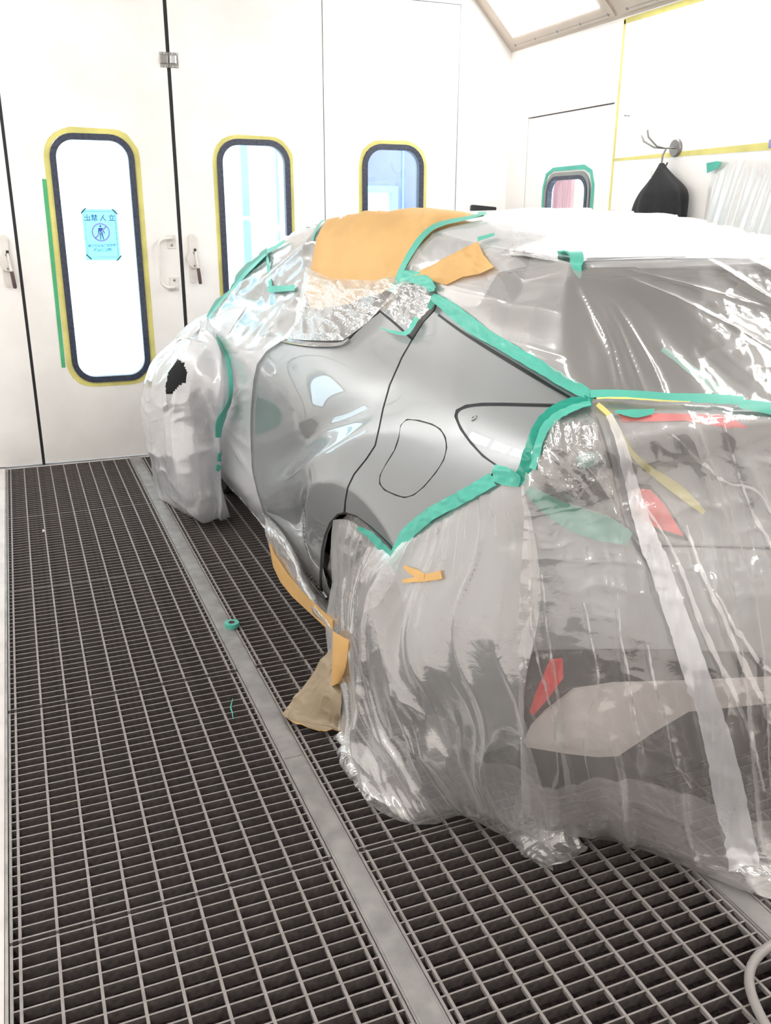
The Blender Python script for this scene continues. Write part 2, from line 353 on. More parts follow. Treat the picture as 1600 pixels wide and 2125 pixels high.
def latch(d, x, z):
    body = MB().prism(rrect(x-.022, x+.022, z-.04, z+.125, .021, 6), [], lambda u, w, t: on_far(u, w, -.020 + t), .020).build('latch', M['white_metal'], d)
    MB().prism(rrect(x-.028, x+.020, z-.175, z-.02, .02, 6), [], lambda u, w, t: on_far(u, w, -.007 + t), .007).build('latch_plate', M['white_metal'], body)
    n = 14; disc = [(x+.014, z-.082)] + [(x + .014 - .058*math.sin(math.pi*k/n), z - .027 + .058*math.cos(math.pi*k/n)) for k in range(n+1)]
    MB().prism([(x + .014 - .056*math.sin(math.pi*k/n), z - .027 + .058*math.cos(math.pi*k/n)) for k in range(n+1)], [], lambda u, w, t: on_far(u, w, -.026 + t), .020).build('latch_cover', M['white_metal'], body)
    for zz in (z+.012, z-.068): MB().lathe([(0, .004), (.005, .004), (.006, 0)], (x+.003, Y1-.026, zz), (0, -1, 0), 12).build('screw', M['grey_metal'], body)
    MB().bbox((x+.004, Y1-.030, z+.0), (x+.020, Y1-.018, z+.037), .002).build('latch_slot', M['black'], body)
    MB().tube([(x+.012, Y1-.030, z+.02), (x+.016, Y1-.034, z-.03), (x+.022, Y1-.040, z-.085)], [.0065, .0075, .0085], 10).build('lever', M['white_metal'], body, True)
    MB().tube([(x+.0215, Y1-.040, z-.083), (x+.025, Y1-.042, z-.115), (x+.030, Y1-.042, z-.175), (x+.030, Y1-.042, z-.182)], [.011, .0115, .0115, .008], 10).build('lever_grip', M['grip'], body, True)
latch(doors[2], 1.080, 1.295)
latch(doors[0], -.030, 1.295)
# hinge across the first seam
hg = MB().bbox((.957, Y1-.004, 2.372), (1.006, Y1, 2.455), .0015).bbox((1.010, Y1-.004, 2.372), (1.066, Y1, 2.455), .0015).build('hinge', M['grey_metal'], doors[1])
MB().bbox((.957, Y1-.014, 2.392), (1.002, Y1-.003, 2.440), .004).build('hinge_leaf', M['grey_metal'], hg)
MB().bbox((1.014, Y1-.016, 2.392), (1.052, Y1-.003, 2.440), .006).build('hinge_knuckle', M['chrome'], hg)
for x in (.965, .985, 1.03, 1.058):
    for z in (2.379, 2.448): MB().lathe([(0, .003), (.003, .003), (.004, 0)], (x, Y1-.004, z), (0, -1, 0), 8).build('screw', M['white_metal'], hg)
# ---- side door in the right wall
sd = S(MB().prism([(4.704, .024), (5.662, .024), (5.662, 2.160), (4.704, 2.160)], [rrect(4.885, 5.385, .60, 1.800, .11)], lambda u, w, d: on_right(u, w, .004 + d), .05).build('door_5', M['door']))
ringed(4.91, 5.36, .625, 1.775, .09, 0, .032, lambda u, w, d: on_right(u, w, d), -.010, .03).build('window_gasket', M['grey_metal'], sd)
ringed(4.925, 5.345, .64, 1.76, .08, 0, .024, lambda u, w, d: on_right(u, w, d), -.014, .02).build('window_seal', M['gasket'], sd)
MB().prism(rrect(4.92, 5.35, .635, 1.765, .09), [], lambda u, w, t: on_right(u, w, .02 + t), .005).build('window_pane', M['pane'], sd)
S(MB().box((X1+.058, 4.69, 0), (X1+.07, 4.715, 2.175)).box((X1+.058, 5.65, 0), (X1+.07, 5.678, 2.175)).box((X1+.058, 4.69, 2.15), (X1+.07, 5.678, 2.178)).build('trim_2', M['dark']))
o = ringed(4.872, 5.405, .60, 1.812, .09, .004, .030, on_right, -.001, .0042, .003, 2, rnd).build('masking_tape', M['tape_t'])
tag(o, 'bright teal masking tape around the small side door window', 'tape')
# ---- sloping light panels along both side walls
def slope_box(name, s0, s1, y0, y1, d0, d1, side, m, parent=None):
    """box on the 45 degree slope: s along the slope from the wall, d depth out of it"""
    q = math.sqrt(.5); v = []
    for y in (y0, y1):
        for s_, d_ in ((s0, d0), (s1, d0), (s1, d1), (s0, d1)):
            x = s_*q + d_*q; z = 2.60 + s_*q - d_*q
            v.append(((X1 - x) if side > 0 else (X0 + x), y, z))
    return MB().add(v, [(0,1,2,3), (7,6,5,4), (0,4,5,1), (1,5,6,2), (2,6,7,3), (3,7,4,0)]).build(name, m, parent)
SL = CHAM*math.sqrt(2)
for side, nm in ((1, 'right'), (-1, 'left')):
    c = S(slope_box('trim_%d' % (3 if side > 0 else 4), 0, SL, Y0, Y1, -.02, 0, side, M['frame']))
    for k in range(6):  # the sixth pair is unseen, added behind the camera to brighten the car's rear
        y1 = 5.86 - 1.215*k; y0 = y1 - 1.14
        root = empty('booth_light', (X1-.2 if side > 0 else X0+.2, (y0+y1)/2, 2.8))
        fr = slope_box('light_frame', .028, SL-.03, y0, y1, 0, .012, side, M['frame'], root)
        slope_box('diffuser', .105, SL-.10, y0+.085, y1-.085, .010, .016, side, M['lamp'], root)
        slope_box('frame_groove', .046, .0495, y0+.03, y1-.03, .012, .0128, side, M['grey_metal'], root)
        for yy in (y0+.05, y0+.33, y0+.58, y0+.84, y1-.05): slope_box('screw', .040, .056, yy-.004, yy+.004, .012, .0145, side, M['grey_metal'], root)
        tag(root, 'sloping booth light above the %s wall, %s from the folding doors' % (nm, ['first','second','third','fourth','fifth','added sixth'][k]), 'light', 'sloping booth lights')
# ---- outside the windows
S(MB().box((-4, 9.3, 0), (6.5, 9.4, 4)).build('wall_outside', M['out_w']))
S(MB().box((-4, 6.1, -.12), (6.5, 9.4, -.02)).build('floor_outside', M['out_w']))
ob = S(MB().box((2.32, 7.5, 1.775), (3.165, 7.58, 3.2)).box((3.165, 7.5, 0), (4.6, 7.58, 3.2)).build('wall_partition', M['out_b']))
S(MB().box((2.32, 7.49, 1.72), (3.165, 7.56, 1.775)).box((3.11, 7.49, 0), (3.165, 7.56, 1.72)).build('trim_5', M['out_c']))
S(MB().box((3.205, 7.488, 0), (3.217, 7.5, 3.2)).build('trim_6', M['out_c']))
o = MB().box((1.795, 7.5, 0), (1.855, 7.54, 3.0)).build('outer_post', M['out_c']); tag(o, 'slim pale cyan post seen through the second door window, left', 'post', 'posts beyond the second window')
o = MB().box((2.085, 7.5, 0), (2.105, 7.53, 3.0)).build('outer_post', M['out_c']); tag(o, 'thin cyan post seen through the second door window, right', 'post', 'posts beyond the second window')
o = MB().box((1.555, 7.4, -.02), (1.60, 7.43, 1.72)).build('outer_board', M['out_b']); tag(o, 'small lavender strip seen through the second door window', 'panel')
S(MB().box((6.4, 2.8, 0), (6.5, 9.4, 3.0)).build('wall_corridor', M['out_w']))
S(MB().box((3.46, 2.8, -.12), (6.5, 6.1, -.02)).build('floor_corridor', M['out_w']))
o = MB().box((4.55, 6.92, 0), (4.58, 7.48, 2.6)).build('outer_curtain', M['out_r']); tag(o, 'pinkish striped curtain beyond the small side door window', 'curtain')

# ---- notice on the first window
PX0, PX1, PZ0, PZ1 = .428, .634, 1.266, 1.567
py = Y1 + .0195
ro = empty('notice', ((PX0+PX1)/2, py, PZ0))
MB().box((PX0, py-.0008, PZ0), (PX1, py, PZ1)).build('paper_sheet', M['poster'], ro)
m = MB(); e = .012; yy = py-.0016
for a_, c_ in (((PX0+e, PZ0+e+.006), (PX0+e+.0016, PZ1-e)), ((PX1-e-.0024, PZ0+e+.006), (PX1-e, PZ1-e)), ((PX0+e, PZ0+e+.006), (PX1-e, PZ0+e+.0076)), ((PX0+e, PZ1-e-.0016), (PX1-e, PZ1-e))):
    m.box((a_[0], yy, a_[1]), (c_[0], py-.0008, c_[1]))
m.build('border_line', M['ink'], ro)
cx, cz = (PX0+PX1)/2-.002, 1.432
def circ(r, n=40): return [(cx+r*math.cos(2*math.pi*k/n), cz+r*math.sin(2*math.pi*k/n)) for k in range(n)]
pl = lambda u, w, t: (u, py-.0028+t, w)
mm = MB().prism(circ(.0545), [circ(.0455)], pl, .001)
q = math.sqrt(.5); hw = .0045
mm.prism([(cx+q*(.049*s_+hw*t_), cz+q*(.049*s_-hw*t_)) for s_, t_ in ((-1,-1),(-1,1),(1,1),(1,-1))], [], pl, .001)
mm.build('prohibition_ring', M['ring'], ro)
pf = lambda u, w, t: (cx+u, py-.0018+t, cz+w)
fg = MB().prism([(.006*math.cos(2*math.pi*k/16), .036+.006*math.sin(2*math.pi*k/16)) for k in range(16)], [], pf, .0009)
fg.prism([(-.013, .026), (.012, .026), (.0175, .012), (.024, -.006), (.020, -.009), (.011, .010), (.010, -.002), (.012, -.020), (.016, -.042), (.011, -.043), (.004, -.018), (.001, -.006), (-.001, -.018), (-.002, -.043), (-.007, -.043), (-.006, -.004), (-.0075, .012), (-.0125, -.008), (-.0165, -.007), (-.0155, .012)], [], pf, .0009)
fg.build('walking_figure', M['ink'], ro)
def words(txt, x, z, size, name, spacing=1.0):
    cu = bpy.data.curves.new(name, 'FONT'); cu.body = txt; cu.size = size; cu.align_x = 'CENTER'; cu.extrude = .0004; cu.space_character = spacing; cu.offset = size*.016
    t = bpy.data.objects.new(name, cu); COL.objects.link(t)
    bpy.context.view_layer.update()
    me = bpy.data.meshes.new_from_object(t.evaluated_get(bpy.context.evaluated_depsgraph_get()))
    bpy.data.objects.remove(t)
    me.transform(Matrix(((-1, 0, 0, x), (0, 0, 1, py-.0014), (0, 1, 0, z), (0, 0, 0, 1)))); me.flip_normals()
    me.materials.clear(); me.materials.append(M['ink'])
    return link(bpy.data.objects.new(name, me), ro)
words('立 入 禁止', cx, 1.502, .040, 'lettering')
words('塗装作業および溶接', cx, 1.347, .0185, 'lettering')
words('関係者以外', cx, 1.320, .021, 'lettering', 1.05)
for (x, z, a) in ((PX0+.010, PZ1-.010, 45), (PX1-.012, PZ1-.014, -45), (PX0+.016, PZ0+.022, -45), (PX1-.010, PZ0+.012, 45)):
    t = math.radians(a); dx, dz = math.cos(t), math.sin(t); L_, W_ = .021, .0035
    MB().prism([(x+dx*L_*s_-dz*W_*k_, z+dz*L_*s_+dx*W_*k_) for s_, k_ in ((-1,-1),(1,-1),(1,1),(-1,1))], [], lambda u, w, d_: (u, py-.004+d_, w), .001).build('corner_tape', M['gasket'], ro)
tag(ro, 'pale blue no entry notice seen from behind on the left window', 'notice')

# ---- things on the right wall
hk = empty('wall_hook', (X1, 4.115, 1.888))
MB().lathe([(0, .016), (.040, .016), (.045, .011), (.045, 0)], (X1, 4.115, 1.888), (-1, 0, 0), 36).build('magnet_base', M['grey_metal'], hk, True)
hx = X1 - .06
MB().tube([(X1-.014, 4.115, 1.888), (hx, 4.125, 1.886)], .005, 8).build('stem', M['grey_metal'], hk, True)
for dy, dz in ((.075, .028), (.035, .050)):
    MB().tube([(hx, 4.125, 1.886), (hx-.04, 4.135+dy*.5, 1.886+dz*.2), (hx-.085, 4.14+dy*.9, 1.90+dz*.8), (hx-.09, 4.14+dy*1.1, 1.925+dz)], .0052, 8).build('prong', M['grey_metal'], hk, True)
MB().tube([(hx, 4.125, 1.886), (hx-.008, 4.138, 1.85), (hx-.006, 4.142, 1.815), (hx-.0, 4.138, 1.80), (hx+.012, 4.128, 1.80), (hx+.014, 4.12, 1.815)], .0052, 8).build('prong', M['grey_metal'], hk, True)
tag(hk, 'grey magnetic hook with bent prongs on the right wall', 'hook')
# cloth bag: rings of a sagging garment gathered at the hook
rings = []
NB = 40
for z, hwid, dep in ((1.812, .012, .012), (1.79, .026, .022), (1.755, .062, .034), (1.715, .105, .045), (1.68, .150, .055), (1.64, .182, .06), (1.58, .200, .062), (1.45, .205, .065), (1.30, .19, .06), (1.20, .165, .045)):
    ring = []
    for k in range(NB):
        a = 2*math.pi*k/NB
        w = 1 + .10*math.sin(a*5+z*4) * min(1, (1.81-z)*9) + .05*math.sin(a*9+z*9)* min(1, (1.81-z)*9)
        tilt = .11*math.sin(a)*0
        ring.append((X1-.072 + dep*w*math.cos(a) - max(0, 1.80-z)*.02, 4.133 - .03*min(1, (1.812-z)*9) + hwid*w*math.sin(a)*(1.0 if math.sin(a) > 0 else 1.0+.25*max(0, 1-abs(z-1.70)/.09)) + (.04 if math.sin(a) > 0 else -.0)*min(1, (1.812-z)*4)*math.sin(a), z - .05*max(0, -math.sin(a))*0))
    rings.append(ring)
v = [p for r_ in rings for p in r_]
f = [(i*NB+k, i*NB+(k+1) % NB, (i+1)*NB+(k+1) % NB, (i+1)*NB+k) for i in range(len(rings)-1) for k in range(NB)] + [tuple((len(rings)-1)*NB+k for k in range(NB))]
o = mesh('cloth_bag', v, f, M['cloth'], None, True); sb = o.modifiers.new('s', 'SUBSURF'); sb.levels = sb.render_levels = 2
tag(o, 'black cloth bag hanging from the grey wall hook', 'bag')
MB().prism([(4.148, 1.785), (4.157, 1.755), (4.150, 1.735), (4.143, 1.765)], [], lambda u, w, d: (X1-.122+d, u, w), .003).build('care_label', M['white_metal'], o)
o = MB().lathe([(0, .030), (.006, .030), (.006, .026), (.0028, .024), (.0028, 0)], (X1, 4.547, 2.083), (-1, .3, 0), 12).build('wall_peg', M['grey_metal'], None, True); tag(o, 'tiny metal peg on the white wall above the black bag', 'peg')
o = MB().prism([(4.655, 2.585), (4.673, 2.585), (4.680, 1.30), (4.660, 1.30)], [], lambda u, w, d: on_right(u, w, -.0012+d), .001).build('masking_tape', M['tape_y']); tag(o, 'thin vertical yellow tape line beside the side door', 'tape')
o = MB().prism([(4.67, 2.565), (4.67, 2.592), (-.6, 2.600), (-.6, 2.55)], [], lambda u, w, d: on_right(u, w, -.0012+d), .001).build('masking_tape', M['tape_y']); tag(o, 'yellow tape band along the top of the right wall below the light', 'tape')
o = MB().prism([(4.66, 1.848), (4.66, 1.862), (3.0, 1.880), (3.0, 1.838)], [], lambda u, w, d: on_right(u, w, -.0012+d), .001).build('masking_tape', M['tape_y']); tag(o, 'level yellow tape line on the right wall behind the hook', 'tape')
o = MB().prism([(3.838, 1.800), (3.826, 1.752), (3.752, 1.772), (3.728, 1.80), (3.765, 1.806)], [], lambda u, w, d: on_right(u, w, -.030+d), .002).build('masking_tape', M['tape_t']); tag(o, 'teal tape scrap at the corner of the wall film on the right', 'tape')
wy = np.linspace(3.83, 2.6, 90); wz = np.linspace(1.80, 1.15, 60)
wv = [(X1-.006-.005*(.5+.5*math.sin(y*23+z*5))*math.sin(math.pi*i/59)-.0015*math.sin(y*61+z*17), y, z+.02*math.sin(y*9)) for i, z in enumerate(wz) for y in wy]
o = mesh('wall_film', wv, [(i*90+k, i*90+k+1, (i+1)*90+k+1, (i+1)*90+k) for i in range(59) for k in range(89)], M['film_w'], None, True); tag(o, 'clear film sheet on the right wall below the yellow line', 'film')
o = MB().bbox((X1-.035, 3.30, 1.846), (X1-.002, 3.432, 1.884), .004).build('blue_clip', M['out_b']); tag(o, 'small blue grey clip over the yellow line on the right wall', 'clip')
o = MB().prism([(3.064, 1.50), (3.258, 1.50), (3.258, 1.592), (3.254, 1.598), (3.072, 1.612), (3.064, 1.605)], [], lambda u, w, d: on_far(u, w, -.03+d), .03).build('black_case', M['black']); tag(o, 'flat black case on the white end wall near the corner', 'case')

# ================================================================== the car body as one smooth surface (w = half width, Y along the booth)
CX = 1.75
SLICES = [
 (.18, [(0,1.52),(.35,1.53),(.65,1.58),(.78,1.70),(.815,2.0),(.825,2.4),(.80,2.9),(.80,3.5),(.80,4.2),(.82,4.9),(.76,5.45),(.4,5.68),(0,5.70)]),
 (.32, [(0,1.47),(.35,1.475),(.66,1.53),(.81,1.67),(.855,2.0),(.868,2.4),(.845,2.9),(.832,3.5),(.84,4.2),(.865,4.9),(.79,5.45),(.42,5.73),(0,5.77)]),
 (.46, [(0,1.45),(.36,1.455),(.67,1.51),(.825,1.645),(.870,2.0),(.885,2.4),(.855,2.9),(.832,3.5),(.842,4.2),(.88,4.9),(.80,5.45),(.43,5.74),(0,5.78)]),
 (.60, [(0,1.45),(.36,1.455),(.675,1.505),(.83,1.63),(.874,2.0),(.893,2.4),(.862,2.9),(.830,3.5),(.842,4.2),(.885,4.9),(.80,5.45),(.43,5.74),(0,5.78)]),
 (.73, [(0,1.475),(.36,1.48),(.67,1.52),(.825,1.625),(.870,2.0),(.893,2.4),(.868,2.9),(.832,3.5),(.844,4.2),(.88,4.9),(.78,5.42),(.42,5.70),(0,5.74)]),
 (.85, [(0,1.525),(.36,1.525),(.665,1.545),(.81,1.61),(.860,2.0),(.882,2.4),(.870,2.9),(.842,3.5),(.848,4.2),(.868,4.9),(.74,5.36),(.40,5.62),(0,5.66)]),
 (.95, [(0,1.54),(.36,1.54),(.66,1.55),(.80,1.595),(.846,2.0),(.862,2.4),(.864,2.9),(.848,3.5),(.848,4.2),(.84,4.9),(.69,5.26),(.38,5.46),(0,5.50)]),
 (1.03, [(0,1.535),(.36,1.53),(.65,1.54),(.775,1.585),(.815,1.98),(.822,2.4),(.838,2.9),(.836,3.5),(.834,4.2),(.80,4.84),(.63,5.08),(.35,5.22),(0,5.26)]),
 (1.10, [(0,1.5),(0.35,1.5),(0.63,1.54),(0.73,1.61),(0.765,1.96),(0.76,2.4),(0.79,2.9),(0.8,3.508),(0.8,4.244),(0.745,4.78),(0.6,4.96),(0.35,5.06),(0,5.09)]),
 (1.16, [(0,1.535),(0.34,1.545),(0.59,1.6),(0.665,1.71),(0.69,1.99),(0.685,2.4),(0.725,2.9),(0.745,3.512),(0.75,4.216),(0.71,4.64),(0.57,4.79),(0.33,4.89),(0,4.92)]),
 (1.25, [(0,1.68),(0.32,1.69),(0.53,1.75),(0.59,1.87),(0.605,2.1),(0.615,2.47),(0.655,2.9),(0.695,3.517),(0.725,4.143),(0.69,4.5),(0.56,4.63),(0.3,4.72),(0,4.75)]),
 (1.35, [(0,1.85),(0.3,1.86),(0.48,1.92),(0.535,2.03),(0.55,2.23),(0.56,2.53),(0.6,2.92),(0.645,3.437),(0.68,3.944),(0.64,4.25),(0.51,4.37),(0.28,4.45),(0,4.47)]),
 (1.44, [(0,2.03),(0.28,2.04),(0.43,2.09),(0.48,2.2),(0.495,2.36),(0.515,2.62),(0.555,2.96),(0.605,3.377),(0.635,3.754),(0.595,4.01),(0.47,4.11),(0.25,4.18),(0,4.2)]),
 (1.50, [(0,2.22),(0.25,2.23),(0.37,2.28),(0.415,2.38),(0.435,2.52),(0.46,2.74),(0.505,3),(0.55,3.314),(0.555,3.577),(0.51,3.76),(0.39,3.83),(0.21,3.88),(0,3.9)]),
 (1.54, [(0,2.46),(0.2,2.47),(0.29,2.52),(0.33,2.6),(0.35,2.71),(0.375,2.87),(0.41,3.02),(0.445,3.188),(0.445,3.344),(0.4,3.47),(0.3,3.52),(0.16,3.56),(0,3.57)]),
 (1.558, [(0,2.75),(.09,2.755),(.14,2.77),(.165,2.81),(.18,2.87),(.195,2.94),(.21,3.01),(.22,3.08),(.215,3.14),(.19,3.18),(.14,3.20),(.08,3.215),(0,3.22)]),
]
def spline(T, P, t):
    """natural cubic spline through P at knots T, sampled at t (P may have trailing axes)"""
    T = np.asarray(T, float); P = np.asarray(P, float); n = len(T); h = np.diff(T)
    A = np.zeros((n, n)); B = np.zeros_like(P); A[0, 0] = A[-1, -1] = 1
    for i in range(1, n-1):
        A[i, i-1] = h[i-1]; A[i, i] = 2*(h[i-1]+h[i]); A[i, i+1] = h[i]
        B[i] = 6*((P[i+1]-P[i])/h[i] - (P[i]-P[i-1])/h[i-1])
    Mm = np.linalg.solve(A, B.reshape(n, -1)).reshape(P.shape)
    t = np.asarray(t, float); k = np.clip(np.searchsorted(T, t, side='right')-1, 0, n-2)
    sh = (len(t),) + (1,)*(P.ndim-1); hk = h[k].reshape(sh); a = (T[k+1].reshape(sh)-t.reshape(sh))/hk; b_ = 1-a
    return a*P[k] + b_*P[k+1] + ((a**3-a)*Mm[k] + (b_**3-b_)*Mm[k+1])*hk*hk/6
def body_grid(nu, nv):
    P = np.array([[(w, y, z) for w, y in row] for z, row in SLICES])          # (slices, stations, 3)
    mir = lambda q: q*np.array([-1, 1, 1])
    Pe = np.concatenate([mir(P[:, 2:0:-1]), P, mir(P[:, -2:-4:-1])], axis=1)
    d = np.linalg.norm(np.diff(Pe, axis=1), axis=2).mean(0)**.8
    ku = np.concatenate([[0], np.cumsum(d)]); u = np.linspace(ku[2], ku[-3], nu)
    G = spline(ku, Pe.transpose(1, 0, 2), u).transpose(1, 0, 2)               # (slices, nu, 3)
    dz = np.linalg.norm(np.diff(P, axis=0), axis=2).mean(1)**.6
    kv = np.concatenate([[0], np.cumsum(dz)]); v = np.linspace(0, kv[-1], nv)
    G = spline(kv, G, v); G[:, :, 0] = np.maximum(G[:, :, 0], 0); G[:, 0, 0] = G[:, -1, 0] = 0
    return G
def grid_faces(nv, nu, base=0, flip=False):
    i, j = np.meshgrid(np.arange(nv-1), np.arange(nu-1), indexing='ij'); a = (i*nu + j).ravel() + base
    q = np.stack([a, a+1, a+nu+1, a+nu], 1)
    return q[:, ::-1] if flip else q
def pressed(p):
    """outward relief of the side: haunch ridge that runs into the rear door, and the flares of both wheel arches"""
    y, z = p[:, 1], p[:, 2]
    zr = np.interp(y, [1.6, 1.8, 2.0, 2.15, 2.3, 2.47, 2.66, 2.83, 3.08, 3.42, 3.8], [.96, .99, 1.0, .985, .945, .87, .787, .71, .605, .476, .36])
    A = np.interp(y, [1.6, 1.9, 2.15, 2.4, 2.66, 2.95, 3.3, 3.7], [0, .004, .014, .028, .036, .036, .024, 0])
    d = z-zr
    up = np.exp(-(np.maximum(d, 0)/.055)**1.5); dn = np.clip(1-(np.maximum(-d, 0)/.50)**1.4, 0, 1)
    h = A*np.where(d > 0, up, dn)
    dent = np.interp(y, [1.9, 2.3, 2.8, 3.4, 3.9], [0, .010, .016, .010, 0])*np.exp(-((z-zr-.10)/.07)**2)
    h = h - dent
    for ay in (2.31, 4.95):
        r_ = np.hypot(y-ay, z-.345); a = np.arctan2(z-.345, y-ay)
        rc = .455 + .05*np.clip(np.abs(a-math.pi*.5)-.35, 0, 1)
        t = np.clip((r_-.33)/(rc-.33), 0, 1)
        h = h + .020*np.where(r_ < rc, t**1.2, np.exp(-np.maximum(r_-rc, 0)/.06)) * np.clip((z-.30)/.15, 0, 1)
    return h
def body_mesh(nu, nv):
    G = body_grid(nu, nv); Lw = G.reshape(-1, 3).copy(); Lw[:, 0] += pressed(Lw) * np.clip((Lw[:, 0]-.55)/.15, 0, 1)
    VL = np.stack([CX - Lw[:, 0], Lw[:, 1], Lw[:, 2]], 1); VR = np.stack([CX + Lw[:, 0], Lw[:, 1], Lw[:, 2]], 1)
    n = len(VL)
    F = np.concatenate([grid_faces(nv, nu), grid_faces(nv, nu, n, True)])
    top = [G[-1, :, 1].mean(), 1.566]; tv = np.array([[CX, top[0], top[1]]])
    V = np.concatenate([VL, VR, tv]); a = (nv-1)*nu
    T = [(a+k, a+k+1, 2*n) for k in range(nu-1)] + [(n+a+k+1, n+a+k, 2*n) for k in range(nu-1)]
    return V, F, T
# spoiler over the rear window
sp_w = np.array([0, .12, .24, .36, .45, .50])
SP = [list(zip(sp_w*.98, [2.34]*6, [1.522, 1.519, 1.511, 1.490, 1.462, 1.440])),
      list(zip(sp_w, [2.02, 2.02, 2.03, 2.05, 2.08, 2.10], [1.490, 1.489, 1.484, 1.473, 1.457, 1.446])),
      list(zip(sp_w, [1.71, 1.71, 1.72, 1.74, 1.80, 1.88], [1.452, 1.452, 1.450, 1.447, 1.442, 1.437])),
      list(zip(sp_w, [1.70, 1.70, 1.71, 1.73, 1.79, 1.875], [1.440, 1.440, 1.438, 1.435, 1.430, 1.425])),
      list(zip(sp_w*.99, [1.725, 1.725, 1.735, 1.755, 1.815, 1.90], [1.415, 1.415, 1.414, 1.412, 1.409, 1.407])),
      list(zip(sp_w*.95, [2.05]*6, [1.395]*6))]
SP = np.array(SP)
def sp_mesh():
    full = np.concatenate([(SP*np.array([-1, 1, 1]))[:, :0:-1], SP], 1)
    w = spline(np.arange(full.shape[1]), full.transpose(1, 0, 2), np.linspace(0, full.shape[1]-1, 61)).transpose(1, 0, 2)
    rows = [w[0]]
    for a_, b_ in zip(w[:-1], w[1:]):
        for t in (.25, .5, .75, 1): rows.append(a_*(1-t)+b_*t)
    g = np.array(rows); g[:, :, 0] += CX
    return g.reshape(-1, 3), grid_faces(g.shape[0], g.shape[1])
BV, BF, BT = body_mesh(620, 320)
SV, SF = sp_mesh()
polys = [tuple(int(i) for i in f) for f in BF] + BT + [tuple(int(i)+len(BV) for i in f) for f in SF]
BODY = BVHTree.FromPolygons([tuple(map(float, p)) for p in np.concatenate([BV, SV])], polys)

def sight(x, y):
    """unit direction through a point of the 1600 x 2125 frame"""
    d = RT*(x-800)/F_PX - UP*(y-1062.5)/F_PX + FW
    return d/np.linalg.norm(d)
EYE_V = Vector(EYE_P)
def on_body(x, y, off=0.0, tree=None):
    d = Vector(sight(x, y)); t = tree or BODY
    loc, nrm, _, _ = t.ray_cast(EYE_V, d)
    if loc is None:                                      # past the outline: nearest surface point to the sight line
        best = None
        for s_ in np.linspace(1.2, 6.2, 80):
            p = EYE_V + d*float(s_); l2, n2, _, dist = t.find_nearest(p)
            if best is None or dist < best[0]: best = (dist, l2, n2)
        loc, nrm = best[1], best[2]
    if nrm.dot(d) > 0: nrm = -nrm
    return np.array(loc) + np.array(nrm)*off, np.array(nrm)
def at_plane(x, y, X=None, Y=None, Z=None):
    d = sight(x, y)
    t = X/d[0] if X is not None else (Y/d[1] if Y is not None else (Z-EYE)/d[2])
    return EYE_P + d*t
def P3(q):
    """('b', x, y, off) on the body; ('X'|'Y'|'Z', x, y, value) on that plane; ('p', X, Y, Z) as it is"""
    k = q[0]
    if k == 'b': return on_body(q[1], q[2], q[3] if len(q) > 3 else .01)[0]
    if k == 'p': return np.array(q[1:4], float)
    return at_plane(q[1], q[2], **{k: q[3]})

# noise for creases
_rg = np.random.default_rng(11); _tab = _rg.random((256, 256))
def vn(x, y, s=0):
    x = np.asarray(x, float) + 37.13*s; y = np.asarray(y, float) + 91.7*s
    xi = np.floor(x).astype(int); yi = np.floor(y).astype(int); fx = x-xi; fy = y-yi
    fx = fx*fx*fx*(fx*(fx*6-15)+10); fy = fy*fy*fy*(fy*(fy*6-15)+10)
    g = lambda a, b_: _tab[a & 255, b_ & 255]
    return (g(xi, yi)*(1-fx)+g(xi+1, yi)*fx)*(1-fy) + (g(xi, yi+1)*(1-fx)+g(xi+1, yi+1)*fx)*fy
def rdg(x, y, s=0, p=2.0):
    """sharp crests: 1 on the crest, 0 between"""
    return (1-np.abs(2*vn(x, y, s)-1))**p
def crumple(u, v, f, s=0):
    wu = u + .35/f*(vn(u*f*.6, v*f*.6, s+3)-.5)*2; wv = v + .35/f*(vn(u*f*.6, v*f*.6, s+4)-.5)*2
    return rdg(wu*f, wv*f, s, 2.5) + .5*rdg(wu*f*2.1, wv*f*2.1, s+1, 2.5) + .25*rdg(wu*f*4.3, wv*f*4.3, s+2, 2)

def inside(pts, poly):
    x, y = pts[:, 0], pts[:, 1]; r = np.zeros(len(pts), bool); n = len(poly)
    for i in range(n):
        x1, y1 = poly[i]; x2, y2 = poly[(i+1) % n]
        c = ((y1 > y) != (y2 > y))
        with np.errstate(divide='ignore', invalid='ignore'):
            r ^= c & (x < (x2-x1)*(y-y1)/(y2-y1+1e-12)+x1)
    return r
def dense(poly, step, closed=True, smooth=False):
    p = np.array(poly, float)
    if smooth:
        q = np.concatenate([p[-3:], p, p[:4]]) if closed else p
        d = np.linalg.norm(np.diff(q, axis=0), axis=1)**.6; k = np.concatenate([[0], np.cumsum(d)])
        a, b_ = (k[3], k[3+len(p)]) if closed else (k[0], k[-1])
        p = spline(k, q, np.linspace(a, b_, 24*len(p))); p = p[:-1] if closed else p
    q = np.concatenate([p, p[:1]]) if closed else p
    L_ = np.concatenate([[0], np.cumsum(np.linalg.norm(np.diff(q, axis=0), axis=1))])
    if smooth:
        n = max(4, int(L_[-1]/step)); t = np.linspace(0, L_[-1], n+1); t = t[:-1] if closed else t
        return np.stack([np.interp(t, L_, q[:, k]) for k in (0, 1)], 1)
    out = []
    for a, b_ in zip(q[:-1], q[1:]):
        n = max(1, int(round(np.linalg.norm(b_-a)/step)))
        out += [a+(b_-a)*i/n for i in range(n)]
    if not closed: out.append(q[-1])
    return np.array(out)
